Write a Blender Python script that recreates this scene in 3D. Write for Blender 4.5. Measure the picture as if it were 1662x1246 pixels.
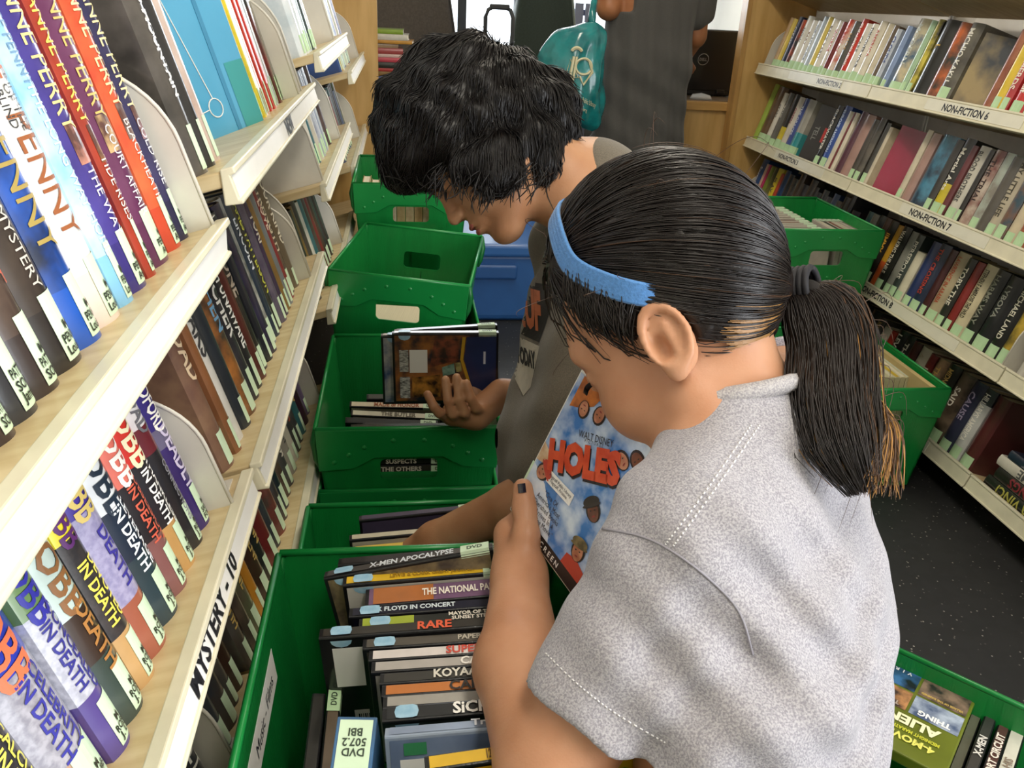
import bpy, bmesh, math, random
import numpy as np
from mathutils import Vector, Matrix
from mathutils.bvhtree import BVHTree

random.seed(7); rng = np.random.default_rng(7)
for _o in list(bpy.data.objects): bpy.data.objects.remove(_o)
scene = bpy.context.scene
COL = scene.collection

# ------------------------------------------------------------------ camera
FPX, CX, CY, CAMH = 1344.0, 831.0, 623.0, 1.22
_dy = np.array([-181.0, -633.0, FPX]); _dy /= np.linalg.norm(_dy)
_dd = np.array([-150.0, (FPX*FPX + 181*150)/633.0, FPX]); _dd /= np.linalg.norm(_dd)
_dx = np.cross(_dd, _dy)
RC = np.stack([_dx, _dy, -_dd], 1)            # world axes in camera axes (right, down, forward)
CR, CU, CF = RC[0], -RC[1], RC[2]             # camera right / up / forward in the world
cam_d = bpy.data.cameras.new('camera'); cam = bpy.data.objects.new('camera', cam_d); COL.objects.link(cam)
cam_d.sensor_fit = 'HORIZONTAL'; cam_d.sensor_width = 36.0; cam_d.lens = FPX*36.0/1662.0
cam_d.clip_start = 0.02; cam_d.clip_end = 100
mw = Matrix.Identity(4)
for i in range(3):
    mw[i][0], mw[i][1], mw[i][2] = CR[i], CU[i], -CF[i]
mw[2][3] = CAMH
cam.matrix_world = mw
scene.camera = cam

# ------------------------------------------------------------------ world, lights, exposure
scene.view_settings.view_transform = 'Standard'
try: scene.view_settings.look = 'None'
except Exception: pass
scene.view_settings.gamma = 1.0
scene.view_settings.use_curve_mapping = False
scene.view_settings.exposure = 0.1
w = bpy.data.worlds.new('sky'); scene.world = w; w.use_nodes = True
bg = w.node_tree.nodes['Background']; bg.inputs[0].default_value = (0.86, 0.93, 1.0, 1); bg.inputs[1].default_value = 3.2

def area(name, loc, target, sx, sy, power, color=(1, 1, 1), spread=180):
    l = bpy.data.lights.new(name, 'AREA'); l.shape = 'RECTANGLE'; l.size = sx; l.size_y = sy
    l.energy = power; l.color = color; l.spread = math.radians(spread)
    o = bpy.data.objects.new(name, l); COL.objects.link(o); o.location = loc
    o.rotation_euler = (Vector(target) - Vector(loc)).to_track_quat('-Z', 'Y').to_euler()
    return o
# ceiling tubes along the aisle, daylight from the open entrance door behind the photographer, windscreen daylight
area('ceiling_light_near', (0.35, 0.25, 2.06), (0.35, 0.25, 0), 0.22, 1.2, 13, (1.0, 0.93, 0.80))
area('ceiling_light_far', (0.62, 2.2, 2.06), (0.62, 2.2, 0), 0.22, 1.2, 14, (1.0, 0.91, 0.76))
area('door_daylight', (1.74, -0.55, 1.15), (0.0, 0.42, 0.86), 0.9, 1.7, 20, (0.97, 0.98, 1.0), 130)
area('windscreen_daylight', (0.55, 5.0, 1.45), (0.5, 3.0, 0.9), 1.6, 0.8, 22, (0.9, 0.95, 1.0))

def at(px, py, D=None, X=None, Y=None, Z=None):
    v = RC.T @ np.array([(px-CX)/FPX, (py-CY)/FPX, 1.0])
    t = D if D is not None else X/v[0] if X is not None else Y/v[1] if Y is not None else (Z-CAMH)/v[2]
    return v*t + np.array([0, 0, CAMH])

# ------------------------------------------------------------------ materials
def lin(c):
    if isinstance(c, str):
        c = [int(c[i:i+2], 16)/255 for i in (0, 2, 4)]
    return tuple((x/12.92 if x <= 0.04045 else ((x+0.055)/1.055)**2.4) for x in c) + (1.0,)
MATS = {}
def M(col, rough=0.5, coat=0.0, var=0.0, scale=30.0, bump=0.0, bscale=200.0, metal=0.0, col2=None, stretch=None, spec=0.5, key=None, trans=0, alpha=1.0, sss=0.0, sheen=0.0):
    k = key or (col, rough, coat, var, scale, bump, bscale, metal, col2, stretch, spec, trans, alpha, sss)
    if k in MATS: return MATS[k]
    m = bpy.data.materials.new('mat_%s_%d' % (col if isinstance(col, str) else 'c', len(MATS))); m.use_nodes = True
    nt = m.node_tree; b = nt.nodes['Principled BSDF']
    b.inputs['Base Color'].default_value = lin(col); b.inputs['Roughness'].default_value = rough
    b.inputs['Coat Weight'].default_value = coat; b.inputs['Coat Roughness'].default_value = 0.08
    b.inputs['Metallic'].default_value = metal; b.inputs['Specular IOR Level'].default_value = spec
    b.inputs['Alpha'].default_value = alpha; b.inputs['Transmission Weight'].default_value = trans
    if sss: b.inputs['Subsurface Weight'].default_value = sss; b.inputs['Subsurface Radius'].default_value = (0.012, 0.005, 0.003); b.inputs['Subsurface Scale'].default_value = 0.6
    if sheen: b.inputs['Sheen Weight'].default_value = sheen
    if var or col2 or bump:
        tc = nt.nodes.new('ShaderNodeTexCoord'); src = tc.outputs['Object']
        if stretch:
            mp = nt.nodes.new('ShaderNodeMapping'); mp.inputs['Scale'].default_value = stretch
            nt.links.new(src, mp.inputs[0]); src = mp.outputs[0]
    if var or col2:
        n = nt.nodes.new('ShaderNodeTexNoise'); n.inputs['Scale'].default_value = scale; n.inputs['Detail'].default_value = 4
        nt.links.new(src, n.inputs['Vector'])
        r = nt.nodes.new('ShaderNodeValToRGB'); nt.links.new(n.outputs[0], r.inputs[0])
        c = lin(col); c2 = lin(col2) if col2 else tuple(x*(1-var) for x in c[:3]) + (1,)
        r.color_ramp.elements[0].position = 0.38; r.color_ramp.elements[1].position = 0.62
        r.color_ramp.elements[0].color = c2; r.color_ramp.elements[1].color = c
        nt.links.new(r.outputs[0], b.inputs['Base Color'])
    if bump:
        n2 = nt.nodes.new('ShaderNodeTexNoise'); n2.inputs['Scale'].default_value = bscale; n2.inputs['Detail'].default_value = 3
        nt.links.new(src, n2.inputs['Vector'])
        bp = nt.nodes.new('ShaderNodeBump'); bp.inputs['Strength'].default_value = bump; bp.inputs['Distance'].default_value = 0.002
        nt.links.new(n2.outputs[0], bp.inputs['Height']); nt.links.new(bp.outputs[0], b.inputs['Normal'])
    MATS[k] = m
    return m
def cover(col, col2=None, sc=22): # plastic-jacketed book cover / printed insert
    return M(col, 0.32, 0.55, 0.18, sc, col2=col2)
def ink(col): return M(col, 0.45)
WOODSHELF = M('d8c49a', 0.45, 0.1, 0.18, 9, col2='c9b184', stretch=(6, 1, 6))
WOODPANEL = M('d8b070', 0.42, 0.15, 0.2, 5, col2='c89f5e', stretch=(5, 5, 0.7))
CREAM = M('e6dfc4', 0.42, 0.1, 0.12, 14)
WHITEMET = M('ece9e4', 0.4, 0.1, 0.06, 20)
BOOKEND = M('ded9cc', 0.38, 0.15, 0.1, 18)
MINT = M('cfe6c6', 0.5, 0, 0.04, 40)
MINTD = M('bcdcae', 0.5, 0, 0.06, 40)
PAGES = M('e5d9bd', 0.85, 0, 0.15, 6, stretch=(400, 1, 1))
BINGREEN = M('128038', 0.33, 0.1, 0.12, 8, bump=0.25, bscale=60, stretch=(6, 6, 0.5))
BINRIM = M('178a40', 0.34, 0.1, 0.10, 10)
BINDARK = M('0a4a22', 0.4)
BLACKPL = M('17171a', 0.28, 0.2, bump=0.15, bscale=300)
BLACK = M('121214', 0.5)
WHITE = M('f2f0ea', 0.5, 0, 0.03, 30)

# ------------------------------------------------------------------ mesh helpers
def put(o, parent=None):
    COL.objects.link(o)
    if parent is not None: o.parent = parent
    return o
def meta(o, label=None, cat=None, group=None, kind=None):
    if label: o['label'] = label
    if cat: o['category'] = cat
    if group: o['group'] = group
    if kind: o['kind'] = kind
    return o
def empty(name, loc=(0, 0, 0), label=None, cat=None, group=None, mat=None):
    o = bpy.data.objects.new(name, None); o.empty_display_size = 0.05
    put(o)
    if mat is not None: o.matrix_world = mat
    else: o.location = loc
    return meta(o, label, cat, group)
class MB:
    def __init__(s): s.v = []; s.f = []; s.m = []; s.mats = []
    def mi(s, mat):
        if mat not in s.mats: s.mats.append(mat)
        return s.mats.index(mat)
    def add(s, vs, fs, mat, T=None):
        b = len(s.v); k = s.mi(mat)
        s.v += [tuple(T @ Vector(v)) if T is not None else tuple(v) for v in vs]
        for f in fs: s.f.append(tuple(i+b for i in f)); s.m.append(k)
        return s
    def box(s, a, b, mat, T=None):
        x0, y0, z0 = a; x1, y1, z1 = b
        vs = [(x0,y0,z0),(x1,y0,z0),(x1,y1,z0),(x0,y1,z0),(x0,y0,z1),(x1,y0,z1),(x1,y1,z1),(x0,y1,z1)]
        return s.add(vs, [(0,3,2,1),(4,5,6,7),(0,1,5,4),(1,2,6,5),(2,3,7,6),(3,0,4,7)], mat, T)
    def prism(s, pts, z0, z1, mat, T=None):        # polygon in xy, extruded in z
        n = len(pts); vs = [(p[0], p[1], z0) for p in pts] + [(p[0], p[1], z1) for p in pts]
        fs = [tuple(range(n-1, -1, -1)), tuple(range(n, 2*n))] + [(i, (i+1) % n, n+(i+1) % n, n+i) for i in range(n)]
        return s.add(vs, fs, mat, T)
    def tube(s, pts, rad, mat, n=8, T=None):
        pts = [Vector(p) for p in pts]; vs = []; fs = []
        rads = rad if hasattr(rad, '__len__') else [rad]*len(pts)
        ref = Vector((0.31, 0.17, 0.93))
        for i, p in enumerate(pts):
            d = (pts[min(i+1, len(pts)-1)] - pts[max(i-1, 0)]).normalized()
            a = d.cross(ref)
            if a.length < 1e-3: a = d.cross(Vector((1, 0, 0)))
            a.normalize(); b2 = d.cross(a)
            for k in range(n):
                t = 2*math.pi*k/n; vs.append(p + (a*math.cos(t) + b2*math.sin(t))*rads[i])
        for i in range(len(pts)-1):
            for k in range(n):
                fs.append((i*n+k, i*n+(k+1) % n, (i+1)*n+(k+1) % n, (i+1)*n+k))
        fs.append(tuple(range(n-1, -1, -1))); fs.append(tuple(range((len(pts)-1)*n, len(pts)*n)))
        return s.add(vs, fs, mat, T)
    def mesh(s, name, smooth=False):
        me = bpy.data.meshes.new(name); me.from_pydata(s.v, [], s.f)
        for m in s.mats: me.materials.append(m)
        me.polygons.foreach_set('material_index', s.m)
        if smooth: me.polygons.foreach_set('use_smooth', [True]*len(s.f))
        me.update(); return me
    def obj(s, name, parent=None, T=None, smooth=False, bevel=0, seg=2):
        o = bpy.data.objects.new(name, s.mesh(name, smooth)); put(o, parent)
        if T is not None: o.matrix_local = T if parent is not None else T
        if bevel:
            bv = o.modifiers.new('bevel', 'BEVEL'); bv.width = bevel; bv.segments = seg; bv.limit_method = 'ANGLE'; bv.angle_limit = math.radians(40)
        return o
def frame(o, x, y, z):
    m = Matrix.Identity(4)
    for i in range(3):
        m[i][0], m[i][1], m[i][2], m[i][3] = x[i], y[i], z[i], o[i]
    return m

# text as flat mesh: list of 2-D verts and faces, centred, cap height = 1
_TXT = {}
def text2d(s, bold=0.0, slices=0):
    k = (s, bold, slices)
    if k in _TXT: return _TXT[k]
    c = bpy.data.curves.new('t', 'FONT'); c.body = s; c.align_x = 'CENTER'; c.align_y = 'CENTER'
    c.size = 1.0; c.resolution_u = 2; c.fill_mode = 'FRONT'; c.offset = bold; c.space_line = 0.9
    o = bpy.data.objects.new('t', c)
    me = o.to_mesh()
    if slices:
        bm = bmesh.new(); bm.from_mesh(me)
        ys = [v.co.y for v in bm.verts] or [0]; xs_ = [v.co.x for v in bm.verts] or [0]
        for i in range(1, slices):
            yy = min(ys)+(max(ys)-min(ys))*i/slices
            bmesh.ops.bisect_plane(bm, geom=bm.verts[:]+bm.edges[:]+bm.faces[:], plane_co=(0, yy, 0), plane_no=(0, 1, 0))
        bm.verts.index_update()
        vs = np.array([(v.co.x, v.co.y) for v in bm.verts]).reshape(-1, 2); fs = [tuple(v.index for v in p.verts) for p in bm.faces]; bm.free()
    else:
        vs = np.array([(v.co.x, v.co.y) for v in me.vertices]).reshape(-1, 2); fs = [tuple(p.vertices) for p in me.polygons]
    o.to_mesh_clear()
    bpy.data.objects.remove(o); bpy.data.curves.remove(c)
    if len(vs):
        lo, hi = vs.min(0), vs.max(0); vs = vs - (lo+hi)/2
        nl = s.count('\n') + 1
        vs = vs/(0.70 if nl == 1 else 0.70)
    _TXT[k] = (vs, fs)
    return _TXT[k]
def text_obj(name, parent, s, mat, height, T, maxw=None, fn=None, bold=0.02, squash=1.0, slices=0):
    vs, fs = text2d(s, bold, slices)
    if not len(vs): return None
    sx = height*squash; wdt = (vs[:, 0].max()-vs[:, 0].min())*sx
    if maxw and wdt > maxw: sx *= maxw/wdt
    P = [(v[0]*sx, v[1]*height) for v in vs]
    mb = MB()
    V3 = [fn(a, b) for a, b in P] if fn else [(a, b, 0) for a, b in P]
    mb.add(V3, fs, mat)
    o = mb.obj(name, parent)
    if T is not None: o.matrix_local = T
    return o
# ------------------------------------------------------------------ room shell
def floor_mat():
    m = bpy.data.materials.new('rubber_floor'); m.use_nodes = True; nt = m.node_tree; b = nt.nodes['Principled BSDF']
    tc = nt.nodes.new('ShaderNodeTexCoord'); v = nt.nodes.new('ShaderNodeTexVoronoi'); v.inputs['Scale'].default_value = 70
    nt.links.new(tc.outputs['Object'], v.inputs['Vector'])
    r = nt.nodes.new('ShaderNodeValToRGB'); nt.links.new(v.outputs['Distance'], r.inputs[0])
    r.color_ramp.elements[0].position = 0.10; r.color_ramp.elements[1].position = 0.16
    r.color_ramp.elements[0].color = lin('a9a49a'); r.color_ramp.elements[1].color = lin('2b2b2c')
    n = nt.nodes.new('ShaderNodeTexNoise'); n.inputs['Scale'].default_value = 22; nt.links.new(tc.outputs['Object'], n.inputs['Vector'])
    mx = nt.nodes.new('ShaderNodeMix'); mx.data_type = 'RGBA'
    r2 = nt.nodes.new('ShaderNodeValToRGB'); nt.links.new(n.outputs[0], r2.inputs[0]); r2.color_ramp.elements[0].position = 0.45; r2.color_ramp.elements[1].position = 0.55
    nt.links.new(r2.outputs[0], mx.inputs['Factor']); mx.inputs[6].default_value = lin('2e2e2f'); nt.links.new(r.outputs[0], mx.inputs[7])
    nt.links.new(mx.outputs[2], b.inputs['Base Color']); b.inputs['Roughness'].default_value = 0.55
    return m
def struct(name, mb, **k): o = mb.obj(name, **k); o['kind'] = 'structure'; return o
WALLM = M('d9d2c0', 0.6, 0, 0.05, 5)
FM = floor_mat()
struct('floor', MB().box((-0.55, -1.7, -0.06), (1.95, 5.4, 0), FM))
struct('ceiling', MB().box((-0.55, -1.7, 2.10), (1.95, 5.4, 2.16), M('e8e4da', 0.7)))
struct('wall_left', MB().box((-0.55, -1.7, 0), (-0.48, 5.4, 2.10), WALLM))
wr = MB(); wr.box((1.82, 0.15, 0), (1.88, 5.4, 2.10), WALLM); wr.box((1.82, -1.7, 0), (1.88, -1.1, 2.10), WALLM); wr.box((1.82, -1.1, 2.0), (1.88, 0.15, 2.10), WALLM)
struct('wall_right', wr)
struct('wall_rear', MB().box((-0.55, -1.76, 0), (1.95, -1.7, 2.10), WALLM))
# cab front: low bulkhead below the windscreen and a header above it
wf = MB(); wf.box((-0.55, 5.3, 0), (1.95, 5.4, 0.72), M('4a4a48', 0.6)); wf.box((-0.55, 5.3, 1.95), (1.95, 5.4, 2.10), WALLM)
struct('wall_front', wf)
win = MB()
MUL = M('33363a', 0.4)
for x in (-0.50, 0.33, 0.66, 1.28, 1.88): win.box((x, 5.28, 0.72), (x+0.05, 5.34, 1.95), MUL)
win.box((-0.5, 5.28, 0.70), (1.93, 5.34, 0.75), MUL); win.box((-0.5, 5.28, 1.9), (1.93, 5.34, 1.96), MUL)
wo = struct('window_1', win)
GLASS = M('ffffff', 0.02, key='glass', trans=1.0); GLASS.node_tree.nodes['Principled BSDF'].inputs['IOR'].default_value = 1.02
for i, (x0, x1) in enumerate(((-0.45, 0.33), (0.38, 0.66), (0.71, 1.28), (1.33, 1.88))):
    MB().box((x0, 5.305, 0.75), (x1, 5.311, 1.9), GLASS).obj('pane', wo)

# timber end panels of the shelving beside the cab opening
def panel(name, mb): return struct(name, mb)
t1 = MB(); t1.box((-0.48, 3.60, 0), (-0.092, 3.64, 2.1), WOODPANEL); o = panel('trim_1', t1)
t2 = MB()
t2.box((1.43, 3.60, 0), (1.82, 3.64, 2.1), WOODPANEL); t2.box((1.415, 3.595, 0), (1.435, 3.66, 2.1), M('c39656', 0.45, 0.1, 0.2, 5, stretch=(5, 5, 0.7)))
panel('trim_2', t2)
# unseen housings added over the two ceiling area lights, above the frame
struct('light_housing_1', MB().box((0.22, -0.38, 2.065), (0.48, 0.88, 2.10), M('d8d6d0', 0.5)))
struct('light_housing_2', MB().box((0.49, 1.57, 2.065), (0.75, 2.83, 2.10), M('d8d6d0', 0.5)))
# ------------------------------------------------------------------ shelving
TILT = math.radians(16); cT, sT = math.cos(TILT), math.sin(TILT)
def rowT(side, lipx, y, z):
    if side == 'L': return frame((lipx, y, z), (0, 1, 0), (-cT, 0, -sT), (-sT, 0, cT))
    return frame((lipx, y, z), (0, -1, 0), (cT, 0, -sT), (sT, 0, cT))
def shelf_unit(side, lipx, y0, L, zs, label, name='book_shelf_unit'):
    root = empty(name, (lipx, y0, 0), label, 'shelf', 'bookmobile shelf units')
    inv = Matrix.Translation((-lipx, -y0, 0))
    rows = []
    for iz, z in enumerate(zs):
        T = rowT(side, lipx, y0, z); rows.append(T)
        pl = MB(); pl.box((0.002, 0.004, -0.016), (L-0.002, 0.235, 0), WOODSHELF); p = pl.obj('shelf', root, inv @ T, bevel=0.002)
        lp = MB()
        if side == 'L':
            Tl = Matrix(((0, 0, 1, 0), (1, 0, 0, 0), (0, 1, 0, 0), (0, 0, 0, 1)))   # profile in (y, z), run along x
            g = 0.3176 if (iz == 0 and y0 < 0.5) else 0.0    # the nearest upper lip hangs plumb, the others follow the shelf tilt
            yy = lambda z_: (-0.006-z_)*g
            lp.prism([(0.008, 0.002), (-0.006, 0.002), (-0.006, -0.005), (0.000, -0.006), (yy(-0.030), -0.030), (yy(-0.030)-0.004, -0.0315), (yy(-0.030)-0.003, -0.0355), (0.016, -0.033)], 0, L, CREAM, Tl)
            l = lp.obj('lip', root, inv @ T, bevel=0.0015)
            MB().prism([(-0.0010, -0.0065), (yy(-0.030)-0.0010, -0.0298), (yy(-0.030)-0.0002, -0.0298), (-0.0002, -0.0065)], 0.004, L-0.004, WHITE, Tl).obj('label_strip', l)
        else:
            lp.box((0, -0.006, -0.030), (L, 0.004, 0.010), CREAM); lp.box((0, -0.008, 0.006), (L, 0.004, 0.012), CREAM); lp.box((0, -0.009, -0.033), (L, 0.02, -0.028), CREAM)
            l = lp.obj('lip', root, inv @ T, bevel=0.0015)
            MB().box((L*0.35, -0.0075, -0.026), (L*0.80, -0.006, 0.005), M('e3dfcd', 0.45, 0, 0.05, 30)).obj('label_strip', l)
        root_l = l
        l['row'] = 1
    s = -1 if side == 'L' else 1
    bx = lipx + s*0.285
    top = 1.95
    MB().box((min(bx, bx+s*0.008), y0 if side == 'L' else y0-L, 0.02), (max(bx, bx+s*0.008), y0+L if side == 'L' else y0, top), WHITEMET).obj('back_panel', root, inv)
    for yy in (0.006, L-0.006):
        Y = y0+yy if side == 'L' else y0-yy
        xa, xb = sorted((bx - s*0.075, bx))
        MB().box((xa, Y-0.004, 0.0), (xb, Y+0.004, top), WHITEMET).obj('upright', root, inv)
    return root, rows
H0 = CAMH
LU = []; RU = []
for lx, y0, L, zs, lab in [(-0.178, 0.02, 0.83, (-0.2136, -0.504, -0.80), 'nearest wooden shelf unit at left, with the MYSTERY strip'),
                           (-0.170, 0.855, 0.875, (-0.165, -0.50, -0.80), 'second left shelf unit, with the NEW strip on its upper shelf'),
                           (-0.159, 1.735, 0.905, (-0.11, -0.36, -0.63), 'third left shelf unit, sparsely filled, behind the bookends'),
                           (-0.150, 2.645, 0.92, (-0.216, -0.49, -0.78), 'farthest left shelf unit, beside the timber end panel')]:
    LU.append(shelf_unit('L', lx, y0, L, [H0+z for z in zs], lab))
for y0, L, lab in [(3.585, 0.935, 'far right shelf unit, with NON-FICTION 2 and 3 strips'), (2.645, 0.91, 'middle right shelf unit, with NON-FICTION 6, 7 and 8 strips'), (1.73, 0.91, 'nearest right shelf unit, cut off by the picture edge')]:
    RU.append(shelf_unit('R', 1.50, y0, L, [H0+z for z in (0.095, -0.205, -0.503, -0.79, -1.10)], lab))
# shelf lettering
def strip_text(unit, row, s, x, h, side, dz=-0.011):
    lip = [c for c in unit[0].children if c.name.startswith('lip')][row]
    y = -0.0078 if side == 'R' else -0.0040
    o = text_obj('shelf_lettering', lip, s, ink('1c1c22'), h, None, fn=(lambda a, b: (x+a, y, dz+b)) if side == 'R' else (lambda a, b: (x+a, -0.0018, dz+b)), bold=0.03)
strip_text(RU[0], 1, 'NON-FICTION 2', 0.66, 0.017, 'R'); strip_text(RU[1], 1, 'NON-FICTION 6', 0.50, 0.019, 'R')
strip_text(RU[0], 2, 'NON-FICTION 3', 0.45, 0.017, 'R'); strip_text(RU[1], 2, 'NON-FICTION 7', 0.47, 0.019, 'R')
strip_text(RU[1], 3, 'NON-FICTION 8', 0.30, 0.019, 'R')
strip_text(LU[0], 1, 'MYSTERY - 10', 0.60, 0.021, 'L', -0.018)
strip_text(LU[1], 0, 'NEW', 0.44, 0.022, 'L', -0.018)

# ------------------------------------------------------------------ bookends
def bookend(T, x, w=0.16, h=0.19, y0=0.012, label='', flip=False):
    pts = []
    n = 14
    rx, rz = w*0.75, h*0.55
    pts.append((y0, 0)); 
    for i in range(n+1):
        a = math.pi/2*i/n
        pts.append((y0+rx-rx*math.cos(a), h-rz+rz*math.sin(a)))
    pts.append((y0+w, h)); pts.append((y0+w, 0))
    mb = MB()
    Tm = Matrix(((0, 0, 1, 0), (1, 0, 0, 0), (0, 1, 0, 0), (0, 0, 0, 1)))
    mb.prism(pts, -0.0012, 0.0012, BOOKEND, Tm)
    root = mb.obj('bookend', None, T @ Matrix.Translation((x, 0, 0)))
    rim = MB(); rim.tube([(0, p[0], p[1]) for p in pts[:-1]], 0.0022, BOOKEND, 6); rim.obj('rolled_edge', root, smooth=True)
    MB().box((0.0, y0+0.01, 0.0002), (0.055, y0+w, 0.0014), BOOKEND).obj('foot', root)
    return meta(root, label, 'bookend', 'metal bookends')

# ------------------------------------------------------------------ books
ORD = ['first', 'second', 'third', 'fourth', 'fifth', 'sixth', 'seventh', 'eighth', 'ninth', 'tenth', 'eleventh', 'twelfth', 'thirteenth', 'fourteenth', 'fifteenth', 'sixteenth', 'seventeenth', 'eighteenth', 'nineteenth', 'twentieth'] + ['twenty-' + s for s in ('first', 'second', 'third', 'fourth', 'fifth', 'sixth', 'seventh', 'eighth', 'ninth')] + ['thirtieth'] + ['thirty-' + s for s in ('first', 'second', 'third', 'fourth', 'fifth', 'sixth', 'seventh', 'eighth', 'ninth')] + ['fortieth']
def cname(c):
    r, g, b = [int(c[i:i+2], 16) for i in (0, 2, 4)]
    mx, mn = max(r, g, b), min(r, g, b)
    if mx < 62: return 'black'
    if mx-mn < 28:
        return 'dark grey' if mx < 100 else 'grey' if mx < 175 else 'white' if mx > 222 else 'pale grey'
    h = (60*((g-b)/(mx-mn)) if mx == r else 60*(2+(b-r)/(mx-mn)) if mx == g else 60*(4+(r-g)/(mx-mn))) % 360
    dark = mx < 110; pale = mn > 150
    if h < 18 or h > 340: n = 'red' if not dark else 'maroon'
    elif h < 42: n = ('brown' if mx < 190 else 'orange') if not pale else 'cream'
    elif h < 68: n = ('olive' if mx < 150 else 'yellow') if not pale else 'cream'
    elif h < 165: n = 'green'
    elif h < 200: n = 'teal'
    elif h < 250: n = 'blue' if not dark else 'navy'
    elif h < 290: n = 'purple'
    else: n = 'magenta'
    return ('pale ' if pale and n != 'cream' else 'dark ' if dark and n not in ('maroon', 'navy') else '') + n
def profile(t, d, bul, n):
    out = [(t, d), (t, 0.001)] if bul else [(t, d), (t, 0)]
    for i in range(n+1):
        s = 1 - i/n
        out.append((s*t, -bul*(1-(2*s-1)**2) if bul else 0.0))
    out += [(0, 0.001 if bul else 0), (0, d)]
    res = [out[0]]
    for p in out[1:]:
        if abs(p[0]-res[-1][0]) + abs(p[1]-res[-1][1]) > 1e-5: res.append(p)
    return res
def book(T, x, t, h, d, bands, label, texts=(), lab=True, y=0.027, bul=None, lean=0.0, group=None, labtxt=None, pages=True, yaw=0.0, name='book', labmat=None, labr=(0.30, 1.0), labh=0.048, cat='book', z=0.0):
    """bands: list of (top_fraction_from, to, material); texts: (string, colour, centre z fraction, letter height, max length fraction, bold)"""
    n = 8 if (bul or 0) > 0.001 else 2
    bul = bul if bul is not None else 0.0
    pr = profile(t, d, bul, n); k = len(pr); th = 0.0022
    inn = []
    for (px, py) in pr:
        inn.append((min(max(px, th), t-th), min(py+th, d) if py < d-1e-6 else d))
    mb = MB()
    for (f0, f1, m) in bands:
        z0, z1 = f0*h, f1*h
        vs = [(p[0], p[1], z0) for p in pr] + [(p[0], p[1], z1) for p in pr]
        mb.add(vs, [(i, i+1, k+i+1, k+i) for i in range(k-1)], m)
    mi = bands[0][2]
    vs = [(p[0], p[1], 0) for p in inn] + [(p[0], p[1], h) for p in inn]
    mb.add(vs, [(i+1, i, k+i, k+i+1) for i in range(k-1)], mi)
    for zz, m, fl in ((0, bands[0][2], 1), (h, bands[-1][2], 0)):
        vs = [(p[0], p[1], zz) for p in pr] + [(p[0], p[1], zz) for p in inn]
        mb.add(vs, [((i+1, i, k+i, k+i+1) if not fl else (i, i+1, k+i+1, k+i)) for i in range(k-1)], m)
    mb.add([(pr[0][0], d, 0), (pr[0][0], d, h), (inn[0][0], d, h), (inn[0][0], d, 0), (pr[-1][0], d, 0), (inn[-1][0], d, 0), (inn[-1][0], d, h), (pr[-1][0], d, h)], [(0, 1, 2, 3), (4, 5, 6, 7)], mi)
    B = T @ Matrix.Translation((x, y, z)) @ Matrix.Rotation(yaw, 4, 'Z') @ Matrix.Rotation(lean, 4, 'Y')
    root = mb.obj(name, None, B, smooth=bul > 0)
    if bul > 0:
        me = root.data
        try: me.set_sharp_from_angle(angle=math.radians(35))
        except Exception: pass
    meta(root, label, cat, group)
    if pages:
        e = 0.003
        MB().box((th, 0.002 + th, e), (t-th, d-e, h-e), PAGES).obj('page_block', root)
    arc = lambda X: -bul*(1-(2*min(max(X/t, 0), 1)-1)**2)
    if lab:
        a0, a1 = labr; lm = labmat or MINT; m = 6 if bul else 1
        xs = [t*(a0+(a1-a0)*i/m) for i in range(m+1)]
        z0, z1 = 0.004, labh
        vs = [(X, arc(X)-0.0005, z0) for X in xs] + [(X, arc(X)-0.0005, z1) for X in xs]
        fs = [(i, i+1, m+2+i, m+1+i) for i in range(m)]
        if a1 >= 1.0:  # the label wraps round the spine edge
            vs += [(t+0.0004, 0.008, z0), (t+0.0004, 0.008, z1)]; q = len(vs)
            fs.append((m, q-2, q-1, 2*m+1))
        lo = MB().add(vs, fs, lm).obj('call_number_label', root, smooth=False)
        if labtxt:
            hh = 0.0060 if len(labtxt) > 1 else 0.006
            xc = t*(a0+a1)/2
            for i, s in enumerate(labtxt):
                zc = z0 + 0.006 + (len(labtxt)-1-i)*0.0076
                text_obj('label_lettering', lo, s, ink('1d2420'), hh, None, maxw=t*(a1-a0)*0.8, fn=lambda a, b, zc=zc: (xc+a, arc(xc+a)-0.0012, zc+b), bold=0.02)
    for tx in texts:
        s, col, fz, hh, ml = tx[:5]; bold = tx[5] if len(tx) > 5 else 0.02; off = tx[6] if len(tx) > 6 else 0.0
        nl = s.count('\n')+1; hh = min(hh, t*(0.80 if nl == 1 else 0.34 if nl == 2 else 0.21))
        zc = fz*h
        text_obj('spine_title', root, s, ink(col), hh, None, maxw=ml*h, fn=lambda a, b: (min(max(t/2+off*t+b, 0.0006), t-0.0006), arc(t/2+off*t+b)-0.0007, zc-a), bold=bold, slices=(7 if nl == 1 else 12) if bul > 0.003 else 0)
    return root

def rtitle(n=2): return ' '.join(''.join(random.choice('IHNLTEFMV') for _ in range(random.randint(3, 7))) for _ in range(n))

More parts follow.
